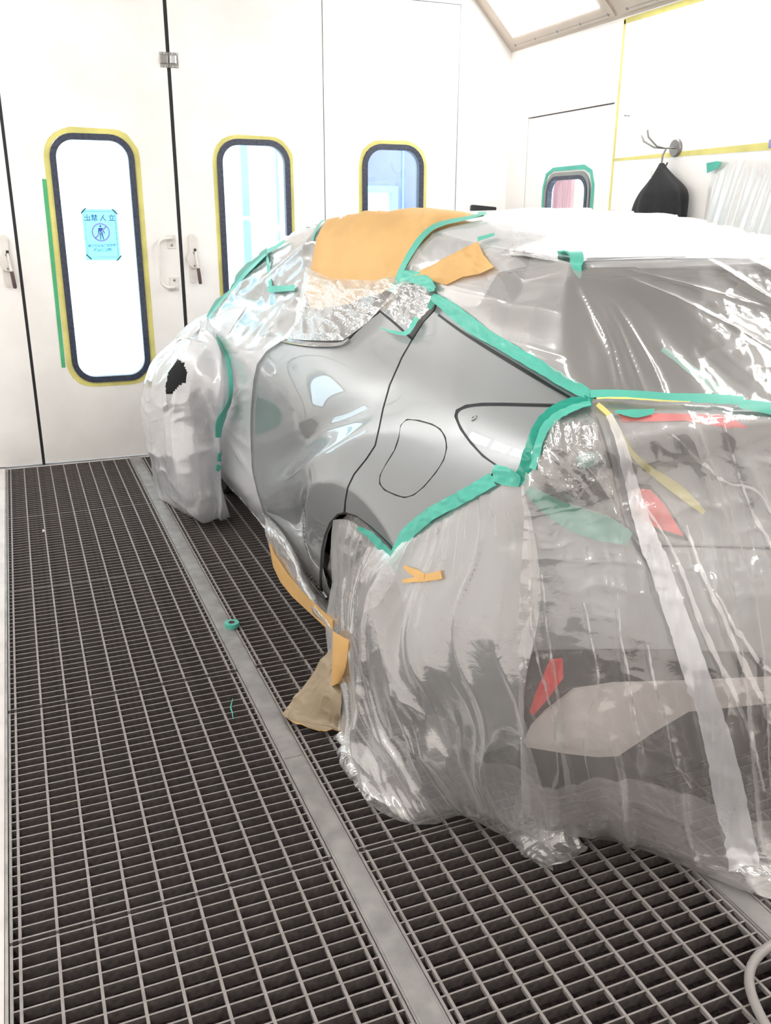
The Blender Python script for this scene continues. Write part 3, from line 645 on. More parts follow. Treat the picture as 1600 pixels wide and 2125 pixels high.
def patch(name, poly, m, parent=None, off=.003, step=5.0, holes=(), smooth_edge=False, fold=0.0, wrinkle=None, depth=None, tree=None, jitter=.0, edge_w=None):
    """a piece that hugs the body: outline given on the frame, every vertex dropped on the body surface, edges turned in by fold"""
    loop = dense(poly, step, True, smooth_edge); hl = [dense(h, step, True, smooth_edge) for h in holes]
    lo, hi = loop.min(0), loop.max(0); gx, gy = np.arange(lo[0], hi[0], step), np.arange(lo[1], hi[1], step*.866)
    g = np.array([(x+(step/2 if k % 2 else 0), y) for k, y in enumerate(gy) for x in gx]).reshape(-1, 2)
    g = g[inside(g, loop)]
    for h in hl: g = g[~inside(g, h)]
    b_ = np.concatenate([loop]+hl)
    if len(g):
        keep = np.ones(len(g), bool)
        for c0 in range(0, len(g), 2000):
            d2 = ((g[c0:c0+2000, None, :]-b_[None])**2).sum(2).min(1); keep[c0:c0+2000] = d2 > (step*.55)**2
        g = g[keep]
    pts = np.concatenate([b_, g]); ed = []; k = 0
    for l in [loop]+hl:
        n = len(l); ed += [(k+i, k+(i+1) % n) for i in range(n)]; k += n
    vo, _, fo, *_r = delaunay_2d_cdt([Vector(p) for p in pts], ed, [], 0, 1e-6)
    vo = np.array([tuple(v) for v in vo]); fo = [tuple(f) for f in fo]
    cen = np.array([vo[list(f)].mean(0) for f in fo]); ok = inside(cen, loop)
    for h in hl: ok &= ~inside(cen, h)
    fo = [f for f, o_ in zip(fo, ok) if o_]
    pos = np.zeros((len(vo), 3)); nr = np.zeros((len(vo), 3))
    for i, (x, y) in enumerate(vo): pos[i], nr[i] = on_body(x, y, 0.0, tree)
    h = np.full(len(vo), off)
    if wrinkle is not None:
        dist = np.sqrt(np.array([((b_-p)**2).sum(1).min() for p in vo])); fade = np.clip(dist/(edge_w or 14.0), .15, 1)
        h = h + wrinkle(vo[:, 0]/100, vo[:, 1]/100)*fade
    pos = pos + nr*h[:, None]
    V = [tuple(p) for p in pos]; F = list(fo)
    if fold:
        cnt = {}
        for f in fo:
            for a, c in zip(f, f[1:]+f[:1]): cnt[(a, c)] = 1
        mp = {}
        for (a, c) in list(cnt):
            if (c, a) not in cnt:
                for q in (a, c):
                    if ('t', q) not in mp:
                        mp[('t', q)] = len(V); V.append(tuple(pos[q])); mp[('b', q)] = len(V); V.append(tuple(pos[q]-nr[q]*fold))
                F.append((mp[('t', c)], mp[('t', a)], mp[('b', a)], mp[('b', c)]))
    return mesh(name, V, F, m, parent, True)
def strip(name, line, width, m, parent=None, off=.012, step=5.0, smooth=True, wrinkle=None, jit=0.0, tree=None):
    """a ribbon along a line given on the frame, laid on the body"""
    l = dense(line, step, False, smooth and len(line) > 2); n = len(l)
    w = np.interp(np.linspace(0, 1, n), np.linspace(0, 1, len(width)), width) if hasattr(width, '__len__') else np.full(n, float(width))
    t = np.gradient(l, axis=0); t /= np.linalg.norm(t, axis=1)[:, None]+1e-9; nn = np.stack([-t[:, 1], t[:, 0]], 1)
    nc = max(2, int(round(w.max()/step))+1)
    rows = []; nrm = []
    for c in range(nc):
        s_ = c/(nc-1)-.5
        jj = (vn(np.arange(n)*.35, np.full(n, c*3.1), 5)-.5)*jit if c in (0, nc-1) else 0
        rows.append(l + nn*((s_*w + jj)[:, None] if jit else (s_*w)[:, None]))
    V = []
    for c, r_ in enumerate(rows):
        for i, (x, y) in enumerate(r_):
            p, q = on_body(x, y, 0, tree); o_ = off + (wrinkle(x/100, y/100) if wrinkle else 0)
            V.append(p+q*float(o_))
    A_ = np.array(V).reshape(nc, n, 3)
    for _ in range(6 if n > 8 and nc > 1 and not wrinkle else 1):
        B_ = A_.copy(); B_[:, 1:-1] = .5*A_[:, 1:-1]+.25*(A_[:, :-2]+A_[:, 2:]); A_ = B_
    V = A_.reshape(-1, 3)
    return mesh(name, V, grid_faces(nc, n), m, parent, True)
def resample(P, n, cubic=True):
    P = np.array(P, float); d = np.linalg.norm(np.diff(P, axis=0), axis=1) + 1e-9; k = np.concatenate([[0], np.cumsum(d)])
    t = np.linspace(0, k[-1], n)
    if cubic and len(P) > 2: return spline(np.concatenate([[0], np.cumsum(d**.7)]), P, np.interp(t, k, np.concatenate([[0], np.cumsum(d**.7)])))
    return np.stack([np.interp(t, k, P[:, i]) for i in range(3)], 1)
def loft(rows, nu, nv, cubic=True):
    R_ = np.array([resample([P3(q) for q in r_], nu, cubic) for r_ in rows])
    k = np.linspace(0, 1, len(rows))
    return spline(k, R_, np.linspace(0, 1, nv)) if len(rows) > 2 and cubic else np.array([R_[int(t*(len(rows)-1)-1e-9)]*(1-(t*(len(rows)-1)-int(t*(len(rows)-1)-1e-9)))+R_[int(t*(len(rows)-1)-1e-9)+1]*(t*(len(rows)-1)-int(t*(len(rows)-1)-1e-9)) for t in np.linspace(0, 1, nv)])
def push_out(G, margin):
    """keep a hanging sheet outside the car"""
    nv, nu, _ = G.shape
    for i in range(nv):
        for j in range(nu):
            p = G[i, j]; ax = np.array([CX, min(max(p[1], 2.35), 5.0), p[2]]); d = p-ax; r_ = np.linalg.norm(d)
            if r_ < 1e-4 or p[2] < .12: continue
            d /= r_
            loc, _, _, dist = BODY.ray_cast(Vector(ax+d*3), Vector(-d), 3.0)
            if loc is not None and 3-dist + margin > r_: G[i, j] = ax + d*(3-dist+margin)
    return G
def relax(G, n, keep_edge=True):
    for _ in range(n):
        H = G.copy(); H[1:-1, 1:-1] = .5*G[1:-1, 1:-1] + .125*(G[:-2, 1:-1]+G[2:, 1:-1]+G[1:-1, :-2]+G[1:-1, 2:]); G = H
    return G
def grid_normals(G):
    du = np.gradient(G, axis=1); dv = np.gradient(G, axis=0); n = np.cross(du, dv); n /= np.linalg.norm(n, axis=2)[:, :, None]+1e-9
    c = EYE_P - G
    s_ = np.sign((n*c).sum(2)); flip = np.sign(s_.sum()) or 1
    return n*flip
def sheet(name, G, m, parent=None, keep=None):
    nv, nu, _ = G.shape; F = grid_faces(nv, nu)
    if keep is not None: F = F[keep[:-1, :-1].ravel()]
    return mesh(name, G.reshape(-1, 3), F, m, parent, True)
def tree_of(G):
    nv, nu, _ = G.shape
    return BVHTree.FromPolygons([tuple(map(float, p)) for p in G.reshape(-1, 3)], [tuple(int(i) for i in f) for f in grid_faces(nv, nu)])

# ------------------------------------------------------------------ the car
car = empty('car', (CX, 3.6, 0))
tag(car, 'silver grey hatchback masked with film, paper and teal tape, rear corner bare', 'car')
V, F, T = body_mesh(360, 200)
cen = V[F].mean(1)
ax_r, ax_f = (2.31, .345), (4.95, .345)
def in_arch(c, a, r): return (np.hypot(c[:, 1]-a[0], c[:, 2]-a[1]) < r) & (np.abs(c[:, 0]-CX) > .5)
keep = ~(in_arch(cen, ax_r, .375) | in_arch(cen, ax_f, .375))
shell = mesh('body_shell', V, list(F[keep])+T, M['paint'], car, True)
mesh('spoiler', SV, SF, M['paint'], car, True)
MB().box((CX-.70, 1.62, .16), (CX+.70, 5.5, .24)).build('underbody', M['black'], car)
for (yy, zz) in (ax_r, ax_f):
    for s_ in (-1, 1):
        xo = CX + s_*.80; xi = CX + s_*.56
        liner = MB(); n = 20; v = []
        for k in range(n+1):
            a = math.pi*(1.12*k/n-.06); v += [(CX+s_*.835, yy+.38*math.cos(a), zz+.38*math.sin(a)), (xi-s_*.04, yy+.38*math.cos(a), zz+.38*math.sin(a))]
        k = len(v); v += [(xi-s_*.04, yy, zz)]
        f = [(2*i, 2*i+1, 2*i+3, 2*i+2) for i in range(n)] + [(2*i+1, k, 2*i+3) for i in range(n)]
        liner.add(v, f).build('wheel_arch_liner', M['black'], car)
        wheel = empty('wheel', (xi, yy, .335)); wheel.parent = car; wheel.matrix_parent_inverse = car.matrix_world.inverted()
        prof = [(.20, 0), (.315, .0), (.333, .025), (.335, .10), (.333, .19), (.315, .215), (.225, .215), (.215, .19), (.215, .03)]
        MB().lathe(prof, (xi, yy, .335), (s_, 0, 0), 40).build('tyre', M['tyre'], wheel, True)
        rim = MB().lathe([(.218, .02), (.222, .20), (.21, .205), (.20, .17), (.07, .185), (0, .19)], (xi, yy, .335), (s_, 0, 0), 30).build('rim', M['grey_metal'], wheel, True)
# panels round the bare rear corner (outlines in frame coordinates, dropped on the body)
GAP_DOOR = [(903,646),(880,670),(858,705),(835,745),(811,800),(797,850),(789,890),(781,925),(764,951),(737,985),(724,1012),(719,1040),(718,1063)]
ARCH_F = [(718,1063),(702,1066),(686,1084),(675,1110),(668,1145),(665,1190),(665,1235),(668,1252)]
ARCH_R = [(718,1063),(742,1069),(770,1089),(800,1116),(825,1143)]
BUMP = [(825,1143),(845,1111),(880,1076),(940,1033),(1000,999),(1038,973)]
POCKET_TOP = [(1205,842),(1130,840),(1050,838),(1000,838),(968,842),(948,852),(945,866)]
POCKET_LOW = [(945,866),(956,892),(977,921),(1003,949),(1038,973)]
POCKET_REAR = [(1038,973),(1080,993),(1088,970),(1096,938),(1108,908),(1128,884),(1160,863),(1205,842)]
PILLAR = [(1205,842),(1150,810),(1100,779),(1050,748),(1000,717),(950,682),(903,646)]
FUEL = [(846,871),(833,884),(830,905),(820,935),(803,962),(790,987),(789,1004),(799,1018),(823,1029),(842,1034),(862,1028),(884,1010),(908,982),(925,955),(931,930),(928,908),(917,891),(900,881),(872,873)]
g_ = lambda l, a, b: [(x+a, y+b) for x, y in l]
quarter = patch('quarter_panel', GAP_DOOR[::-1][:-1][:0] + g_(GAP_DOOR[:-1], 1.7, .5) + [(720,1062)] + ARCH_R[1:] + BUMP[1:] + POCKET_LOW[::-1][1:] + POCKET_TOP[::-1][1:] + PILLAR[1:-1], M['paint'], car, .004, 4.0, [FUEL], fold=.014)
cx_, cy_ = np.mean(FUEL, 0)
patch('fuel_door', [(cx_+(x-cx_)*.952, cy_+(y-cy_)*.958) for x, y in FUEL], M['paint'], quarter, .004, 3.5, smooth_edge=True, fold=.010)
patch('lamp_recess', [(1200,845),(1130,844),(1050,842),(1000,842),(970,846),(952,856),(950,866),(960,890),(981,919),(1006,946),(1040,970),(1078,988),(1086,968),(1094,936),(1106,906),(1126,882),(1158,862)], M['paint'], quarter, -.006, 3.5, fold=.01,
      wrinkle=lambda u, v: -.006+.0*u, edge_w=16)
bz, bn = on_body(984, 868, -.010)
MB().lathe([(.020, 0), (.016, .004), (.010, .006), (.008, .014), (.004, .014), (.0, .006)], bz, bn, 18).build('lamp_socket', M['paint'], quarter, True)
door = patch('rear_door', g_(GAP_DOOR[2:-1], -1.7, -.5) + [(715,1062)] + ARCH_F[1:] + [(655,1232),(640,1192),(620,1148),(600,1112),(578,1085),(555,1070),(525,1052),(500,1035),(480,1010),(478,900),(482,800),(500,735),(560,714),(588,708),(640,716),(690,721),(716,720),(738,695),(768,668),(793,648),(826,677)], M['paint'], car, .004, 4.5, fold=.014)
strip('window_trim', [(570,704),(600,711),(650,718),(690,720),(714,717),(727,708)], [5,8,9,9,8,4], M['chrome'], door, .011, 2.5)
patch('pillar_cap', [(795,648),(826,675),(858,703),(880,668),(902,644),(913,610),(900,598),(850,596),(825,612)], M['satin'], car, .003, 4, fold=.01)
strip('panel_gap', [(790,646),(826,677),(858,706)], 5, M['dark'], car, .0045, 2.5)  # panel gaps: dark ribbons imitate the shade of deep grooves
strip('panel_gap', GAP_DOOR, 6, M['dark'], car, .0012, 3)
strip('panel_gap', BUMP, 6, M['dark'], car, .0012, 3)
strip('panel_gap', POCKET_TOP+POCKET_LOW[1:], 9, M['dark'], car, .0012, 3)
strip('panel_gap', FUEL+FUEL[:1], 10, M['dark'], car, .0012, 3)
strip('arch_lip', ARCH_F[::-1]+ARCH_R[1:], 7, M['black'], car, .0025, 3)
strip('pillar_seal', [(912,655),(960,690),(1000,716),(1050,747),(1100,778),(1150,809),(1205,841)], [5,6,7,8,8,6,4], M['black'], car, .0055, 3)
patch('side_window', [(482,690),(520,600),(575,535),(660,480),(760,470),(860,505),(835,590),(800,640),(760,668),(730,700),(712,713),(640,710),(588,700),(540,706)], M['glass'], car, .003, 7)
patch('rear_window', [(930,636),(985,590),(1060,566),(1190,556),(1400,556),(1600,556),(1800,556),(1900,700),(1850,838),(1600,838),(1420,822),(1236,826),(1180,796),(1100,744),(1010,690)], M['glassr'], car, .004, 9)
# rear parts seen through the film
patch('rear_bumper', [(828,1146),(848,1113),(883,1079),(943,1036),(1003,1002),(1040,985),(1082,1000),(1180,1045),(1292,1092),(1322,1134),(1420,1137),(1600,1142),(1900,1148),(1900,1400),(1600,1380),(1420,1346),(1240,1344),(1108,1347),(1078,1390),(1072,1480),(1092,1532),(1010,1560),(930,1500),(870,1330),(842,1230)], M['paint'], car, .004, 8, fold=.01)
patch('tailgate', [(1236,852),(1420,856),(1600,872),(1900,890),(1900,1140),(1600,1134),(1420,1129),(1330,1128),(1296,1086),(1268,975),(1238,885)], M['paint'], car, .006, 8, fold=.012)
patch('lamp_opening', [(1112,910),(1132,888),(1165,868),(1215,862),(1240,884),(1268,975),(1292,1088),(1200,1052),(1100,1008),(1098,965)], M['black'], car, .003, 6)
lampr = patch('tail_lamp', [(1310,1000),(1345,1005),(1375,1040),(1400,1082),(1422,1122),(1385,1112),(1335,1092),(1312,1085),(1302,1040)], M['black'], car, .012, 5, fold=.01)
patch('lamp_lens', [(1306,1008),(1340,1011),(1368,1042),(1392,1082),(1408,1112),(1370,1100),(1335,1086),(1318,1075),(1308,1040)], M['red'], lampr, .017, 4, fold=.005)
patch('light_bar', [(1280,864),(1420,864),(1500,866),(1545,884),(1500,886),(1420,876),(1290,879)], M['red'], car, .012, 5, fold=.006)
strip('panel_gap', [(1236,870),(1262,955),(1290,1085),(1318,1132),(1360,1200)], 6, M['dark'], car, .008, 4)
strip('panel_gap', [(1318,1133),(1420,1134),(1600,1139),(1850,1146)], 4, M['dark'], car, .008, 5)
hs = patch('reflector_housing', [(1078,1400),(1108,1350),(1240,1347),(1420,1348),(1560,1352),(1600,1400),(1430,1412),(1270,1415),(1190,1425),(1130,1470),(1098,1512),(1080,1470)], M['black'], car, .007, 7, fold=.012)
patch('reflector', [(1112,1432),(1140,1365),(1166,1362),(1168,1400),(1140,1440),(1108,1478),(1100,1470)], M['red'], hs, .013, 5, fold=.006)
patch('bumper_insert', [(1090,1530),(1102,1500),(1132,1468),(1190,1424),(1270,1412),(1430,1408),(1600,1400),(1650,1440),(1600,1420),(1420,1440),(1345,1488),(1270,1540),(1230,1545),(1180,1540)], M['insert'], car, .020, 7, fold=.03)
patch('bumper_insert_edge', [(1090,1532),(1180,1542),(1230,1547),(1270,1542),(1345,1490),(1420,1442),(1600,1424),(1600,1452),(1422,1470),(1350,1512),(1278,1560),(1236,1562),(1180,1556),(1095,1542)], M['insert'], car, .014, 7, fold=.01)
patch('rear_valance', [(930,1500),(1010,1556),(1090,1540),(1180,1556),(1240,1562),(1278,1560),(1350,1512),(1422,1470),(1600,1450),(1900,1460),(1900,1760),(1500,1720),(1250,1650),(1050,1640),(950,1600)], M['black'], car, .003, 9)

# ================================================================== masking film, paper and tape on the car
PI = math.pi
def fan(u, v, a0, a1, k, s, p=3.0):
    """creases that radiate from (a0, a1)"""
    ang = np.arctan2(v-a1, u-a0); r_ = np.hypot(u-a0, v-a1)
    return rdg(ang*k, r_*.35, s, p)*np.clip(r_*1.3, 0, 1)
# ---- roof film
roof_f = patch('roof_film', [(905,488),(940,476),(1005,462),(1050,442),(1180,430),(1300,424),(1370,428),(1480,450),(1600,468),(1760,490),(1800,545),(1600,541),(1400,541),(1190,544),(1100,532),(1030,520)], M['film_o'], None, .010, 6, wrinkle=lambda u, v: .004*crumple(u*.6, v*1.2, 1.2, 5))
tag(roof_f, 'milky plastic film stretched over the car roof and spoiler', 'film')
# ---- rear window film, fanning from the tape tab at the spoiler corner
NU, NV = 300, 200
G = loft([[('b',905,560,.02),('b',960,548,.02),('b',1035,522,.02),('b',1110,536,.02),('b',1190,548,.012),('b',1300,547,.012),('b',1450,545,.012),('b',1600,543,.012),('p',1.95,1.70,1.455),('p',2.15,1.76,1.45),('p',2.25,1.88,1.44)],
          [('b',915,612,.012),('b',960,655,.012),('b',1020,702,.012),('b',1100,755,.012),('b',1180,806,.012),('b',1232,838,.014),('b',1330,838,.016),('b',1450,838,.016),('b',1600,856,.016),('p',1.95,1.49,1.125),('p',2.20,1.53,1.14)]], NU, NV, False)
G[:, :, :] = push_out(G, .006); G = relax(G, 6)
nr = grid_normals(G)
uu = np.linspace(0, 1, NU)[None, :]; vv = np.linspace(0, 1, NV)[:, None]
U_ = (G[:, :, 0]-G[0, 0, 0]); W_ = G[:, :, 2]
ax0, az0 = P3(('b',1190,548,.01))[0]-G[0, 0, 0], 1.44
fa = fan(U_*2.2, W_*2.2, ax0*2.2, az0*2.2+.02, 5.5, 1, 2.2)
dia = rdg((U_*1.0+W_*1.25)*9+1.2*vn(U_*3, W_*3, 8), (U_-W_)*1.5, 2, 2.0)
wr = np.clip((U_-ax0+.02)*4, 0, 1)
h = (.026*fa*(1-.6*wr) + .024*dia*wr + .003*crumple(U_, W_, 9, 3))*np.clip(np.sin(PI*np.clip(vv, 0, 1))**.6, .12, 1)
G = G + nr*h[:, :, None]
rw = sheet('rear_window_film', G, M['film_w']); tag(rw, 'clear plastic film fanned in creases over the rear window', 'film')
RW_T = tree_of(G)
# ---- curtain over the left rear wheel and bumper corner
NU, NV = 240, 280
top = [('b',700,1082,-.035),('b',728,1080,-.02),('b',760,1096,-.006),('b',795,1124,.004),('b',826,1152,.010),('b',848,1122,.010),('b',890,1090,.010),('b',960,1048,.010),('b',1035,1000,.010),('b',1088,1000,.012)]
mid1 = [('X',691,1240,.850),('X',740,1240,.815),('X',800,1240,.80),('b',860,1240,.03),('b',920,1220,.025),('b',980,1220,.022),('b',1050,1220,.022),('b',1120,1220,.022)]
mid2 = [('X',697,1400,.815),('X',750,1420,.79),('X',810,1420,.79),('X',880,1420,.82),('b',960,1420,.025),('b',1040,1420,.022),('b',1100,1420,.03)]
mid3 = [('X',718,1530,.79),('X',770,1570,.78),('X',830,1570,.79),('X',900,1570,.84),('b',990,1570,.03),('b',1060,1570,.03),('b',1130,1590,.04)]
bot = [('Z',722,1610,.012),('Z',748,1650,.006),('Z',792,1688,.005),('Z',850,1708,.005),('Z',905,1706,.005),('Z',965,1690,.02),('Z',1020,1716,.02),('Z',1060,1742,.01),('Z',1100,1776,.008),('Z',1150,1804,.006)]
G = loft([top, mid1, mid2, mid3, bot], NU, NV); G = push_out(G, .012); G = relax(G, 5); G[:, :, 2] = np.maximum(G[:, :, 2], .004)
nr = grid_normals(G); uu = np.linspace(0, 1, NU)[None, :]+np.zeros((NV, 1)); vv = np.linspace(0, 1, NV)[:, None]+np.zeros((1, NU))
wp = .5*vn(uu*3, vv*4, 21)
h = .022*rdg(uu*8+wp*1.5, vv*.8, 3, 1.5)*np.clip(vv*2.2, 0, 1) + -.030*np.clip(vv*2.0, 0, 1) + .046*rdg(uu*4.5+wp*2, vv*2.6+uu, 15, 1.0)*np.clip(vv*2.2-.15, 0, 1) + .014*rdg(uu*11+vv*2+wp*2, vv*5-uu*3, 18, 1.2)*np.clip(vv*2.5-.2, 0, 1) + .006*rdg(uu*40, vv*2.0, 17, 2)*np.clip(1-vv*3.5, 0, 1) + .010*rdg(uu*21+wp*3, vv*1.6, 4, 2) + .004*crumple(uu*1.1, vv*.7, 6, 5)*np.clip(.25+vv, 0, 1)
edge = np.clip(np.minimum(vv*14, (1-vv)*10+.25), 0, 1)
G = G + nr*(h*edge)[:, :, None]; G[:, :, 2] = np.maximum(G[:, :, 2], .003)
cw = sheet('wheel_curtain_film', G, M['film_s']); tag(cw, 'silvery crumpled plastic film hanging over the left rear wheel to the grating', 'film')
CW_T = tree_of(G)
kp_ = (vv > .60+.35*(vn(uu*6, vv*2, 51)-.3))[110:]; Gi = G[110:, :, :].copy(); ni = grid_normals(Gi); Gi = Gi - ni*(.015+.02*vn(uu[110:]*7, vv[110:]*7, 3))[:, :, None]*np.linspace(0.3, 1, 170)[:, None, None]; Gi[:, :, 2] = np.maximum(Gi[:, :, 2], .003)
sheet('under_layer', Gi, M['film_s'], cw, kp_)
# ---- curtain over the tailgate and bumper
NU, NV = 300, 300
top = [('b',1088,1000,.018),('b',1100,940,.018),('b',1125,895,.018),('b',1165,868,.018),('b',1232,842,.02),('b',1330,842,.022),('b',1450,844,.022),('b',1600,860,.022),('p',1.95,1.47,1.115),('p',2.25,1.52,1.13),('p',2.50,1.58,1.03)]
mid1 = [('b',1085,1100,.03),('b',1140,1100,.03),('b',1200,1090,.03),('b',1260,1080,.035),('b',1340,1080,.04),('b',1430,1080,.05),('b',1540,1080,.06),('p',1.90,1.43,.85),('p',2.30,1.47,.85),('p',2.60,1.60,.85)]
mid2 = [('b',1082,1350,.035),('b',1150,1350,.035),('b',1230,1350,.04),('b',1330,1350,.05),('b',1430,1350,.06),('b',1560,1350,.07),('p',1.85,1.36,.55),('p',2.30,1.40,.55),('p',2.64,1.60,.55)]
mid3 = [('b',1090,1600,.05),('b',1170,1610,.05),('Y',1260,1620,1.45),('Y',1360,1640,1.42),('Y',1470,1680,1.38),('Y',1580,1720,1.34),('p',1.80,1.28,.2),('p',2.30,1.32,.2),('p',2.66,1.58,.2)]
bot = [('Z',1085,1690,.05),('Z',1165,1716,.03),('Z',1240,1738,.012),('Z',1300,1748,.008),('Z',1380,1778,.006),('Z',1450,1806,.006),('Z',1520,1838,.006),('Z',1600,1870,.006),('p',1.75,1.16,.006),('p',2.25,1.22,.006),('p',2.70,1.55,.006)]
G = loft([top, mid1, mid2, mid3, bot], NU, NV); G = push_out(G, .018); G = relax(G, 6); G[:, :, 2] = np.maximum(G[:, :, 2], .004)
nr = grid_normals(G); uu = np.linspace(0, 1, NU)[None, :]+np.zeros((NV, 1)); vv = np.linspace(0, 1, NV)[:, None]+np.zeros((1, NU))
lean = uu - .10*vv
wp = vn(uu*4, vv*3, 31)
h = .018*rdg(uu*5+vv*.6, vv*2.6, 19, 1.0)*np.clip(vv*2, 0, 1) + .026*rdg(lean*13+wp*.8, vv*.9, 6, 2.2)*np.clip(vv*2.5, 0, 1) + .009*rdg(lean*34+wp*2.2, vv*2.2, 7, 2.6) + .006*crumple(uu*1.6, vv*1.6, 6, 9)
edge = np.clip(np.minimum(vv*12, (1-vv)*12+.2), 0, 1)
G = G + nr*(h*edge)[:, :, None]; G[:, :, 2] = np.maximum(G[:, :, 2], .003)
rc = sheet('tailgate_curtain_film', G, M['film']); tag(rc, 'translucent plastic film hanging loose over the tailgate and rear bumper', 'film')
RC_T = tree_of(G)
Gi = G[215:, :, :].copy(); ni = grid_normals(Gi); Gi = Gi - ni*(.012+.02*vn(uu[215:]*9, vv[215:]*9, 3))[:, :, None]*np.linspace(0.2, 1, 85)[:, None, None]; Gi[:, :, 2] = np.maximum(Gi[:, :, 2], .003)
sheet('under_layer', Gi[:, ::2], M['film_s'], rc)
# doubled folds that run down the curtain
FOLDS = [([(1262,866),(1290,940),(1318,1050),(1360,1170),(1420,1330),(1470,1480),(1510,1640),(1545,1800)], [14,26,40,46,52,56,64,60], 'f'),
         ([(1420,1090),(1450,1180),(1490,1270),(1540,1380),(1590,1480),(1625,1560)], [3,7,9,12,12,10], 'f'),
         ([(1330,1045),(1400,1160),(1440,1260),(1500,1400),(1545,1500),(1580,1640)], [3,6,10,10,8,5], 'f'),
         ([(1085,1330),(1082,1440),(1078,1540),(1088,1650),(1100,1720)], [5,10,12,22,16], 'f'),
         ([(1120,1190),(1135,1300),(1150,1400),(1165,1520),(1185,1660)], [3,5,8,12,18], 'f'),
         ([(1100,1200),(1108,1320),(1140,1440),(1155,1560),(1150,1640)], [4,5,7,5,3], 'f'),
         ([(1280,1230),(1285,1320),(1300,1400),(1312,1480),(1330,1560)], [2,5,4,5,2], 'f'),
         ([(1210,1250),(1228,1340),(1240,1420),(1215,1510),(1225,1620)], [2,4,4,3,2], 'f'),
         ([(1340,1330),(1358,1430),(1380,1500),(1395,1570),(1430,1630)], [3,6,5,4,2], 'f'),
         ([(1500,880),(1530,980),(1560,1060),(1600,1140),(1640,1230)], [2,5,6,6,4], 'f'),
         ([(1390,900),(1440,940),(1500,1000),(1555,1010),(1600,1070)], [2,6,4,6,3], 'f'),
         ([(1480,1230),(1540,1330),(1580,1380),(1640,1420)], [3,8,8,4], 'f')]
for ln, wd, _k in FOLDS:
    strip('film_fold', ln, wd, M['film_m'] if wd[0] == 14 else M['film_s'], rc, .007, 4, True, wrinkle=lambda x, y: .004*vn(np.float64(x)*9, np.float64(y)*2, 3), jit=3, tree=RC_T)
# gathered foot of the curtain
NU, NV = 60, 120
foot = loft([[('Z',1082,1640,.13),('Z',1096,1600,.2),('Z',1118,1590,.22),('Z',1140,1610,.2),('Z',1150,1650,.14)],
             [('Z',1068,1735,.03),('Z',1090,1700,.10),('Z',1120,1690,.12),('Z',1150,1710,.08),('Z',1168,1745,.02)],
             [('Z',1090,1770,.012),('Z',1110,1745,.07),('Z',1140,1735,.085),('Z',1180,1740,.05),('Z',1207,1758,.008)],
             [('Z',1130,1803,.004),('Z',1142,1796,.02),('Z',1156,1793,.025),('Z',1172,1790,.02),('Z',1208,1768,.004)]], NU, NV)
nf = grid_normals(foot); uf = np.linspace(0, 1, NU)[None, :]+np.zeros((NV, 1)); vf = np.linspace(0, 1, NV)[:, None]+np.zeros((1, NU))
foot = foot + nf*((.010*rdg(uf*5+vn(uf*3, vf*3, 5), vf*2, 8, 1.5)+.008*crumple(uf*.6, vf*.9, 6, 2))*np.clip((1-vf)*6, .1, 1))[:, :, None]; foot[:, :, 2] = np.maximum(foot[:, :, 2], .004)
sheet('film_gather', foot, M['film_s'], rc)
# ---- crinkled film inside the wheel arch
af = patch('arch_film', [(714,1067),(738,1074),(765,1094),(796,1122),(822,1150),(812,1200),(770,1260),(700,1300),(676,1270),(668,1240),(669,1190),(673,1146),(680,1112),(690,1088)], M['film_s'], None, -.020, 5, wrinkle=lambda u, v: -.03+.035*crumple(u, v*.7, 3.2, 4), edge_w=40)
tag(af, 'crinkled shiny film tucked into the left rear wheel arch', 'film')
# ---- crinkled film over the open lamp recess
lf = patch('lamp_film', [(1096,985),(1104,935),(1122,902),(1150,880),(1215,868),(1238,890),(1262,970),(1285,1080),(1200,1052),(1100,1008)], M['film_c'], None, .012, 4.5, wrinkle=lambda u, v: .022*rdg(u*3.2+v*.8, v*1.2, 3, 2)+.012*crumple(u, v, 3, 6), edge_w=20)
tag(lf, 'crinkled clear film over the empty tail lamp recess', 'film')
# ---- film over the side glass and front pillar
sf = patch('side_window_film', [(440,664),(470,618),(500,578),(560,523),(600,489),(640,473),(682,460),(668,492),(656,540),(648,600),(640,640),(622,680),(600,708),(560,722),(528,738),(490,745),(462,735),(446,700)], M['film_w'], None, .012, 5,
           wrinkle=lambda u, v: .020*rdg(u*1.0+v*1.1, u*.5-v*.35, 3, 2)+.010*rdg((u+v)*2.6, (u-v)*.6, 4, 2)+.004*crumple(u, v, 3, 6))
tag(sf, 'milky wrinkled film over the front side window and screen pillar', 'film')
wf = patch('door_glass_film', [(648,560),(700,585),(790,590),(830,580),(846,600),(836,622),(802,650),(780,675),(746,701),(722,719),(692,720),(645,716),(598,710),(622,680)], M['film_c'], None, .026, 4, wrinkle=lambda u, v: .022*rdg(u*2.0+v*1.3, u*.4-v*.8, 2, 1.8)+.010*crumple(u, v, 4, 7), edge_w=10)
tag(wf, 'shiny crinkled clear film over the rear side window below the kraft paper', 'film')
pf_ = patch('pillar_film', [(792,646),(826,672),(856,700),(878,668),(900,644),(912,618),(905,600),(880,582),(850,574),(826,606)], M['film_c'], None, .012, 3.5, wrinkle=lambda u, v: .016*rdg(u*2.6+v*2.6, u*.8-v*.8, 2, 1.8)+.008*crumple(u, v, 5, 3), edge_w=10)
tag(pf_, 'crinkled clear film patch on the rear pillar beside the door gap', 'film')
rp = patch('roof_side_film', [(905,488),(1030,520),(1100,534),(1190,548),(1100,560),(1040,572),(1000,640),(940,640),(912,612),(870,575),(845,565),(868,525)], M['film_w'], None, .012, 5, wrinkle=lambda u, v: .008*rdg(u*1.2+v*2.2, u-v, 4, 2)+.003*crumple(u, v, 4, 3))
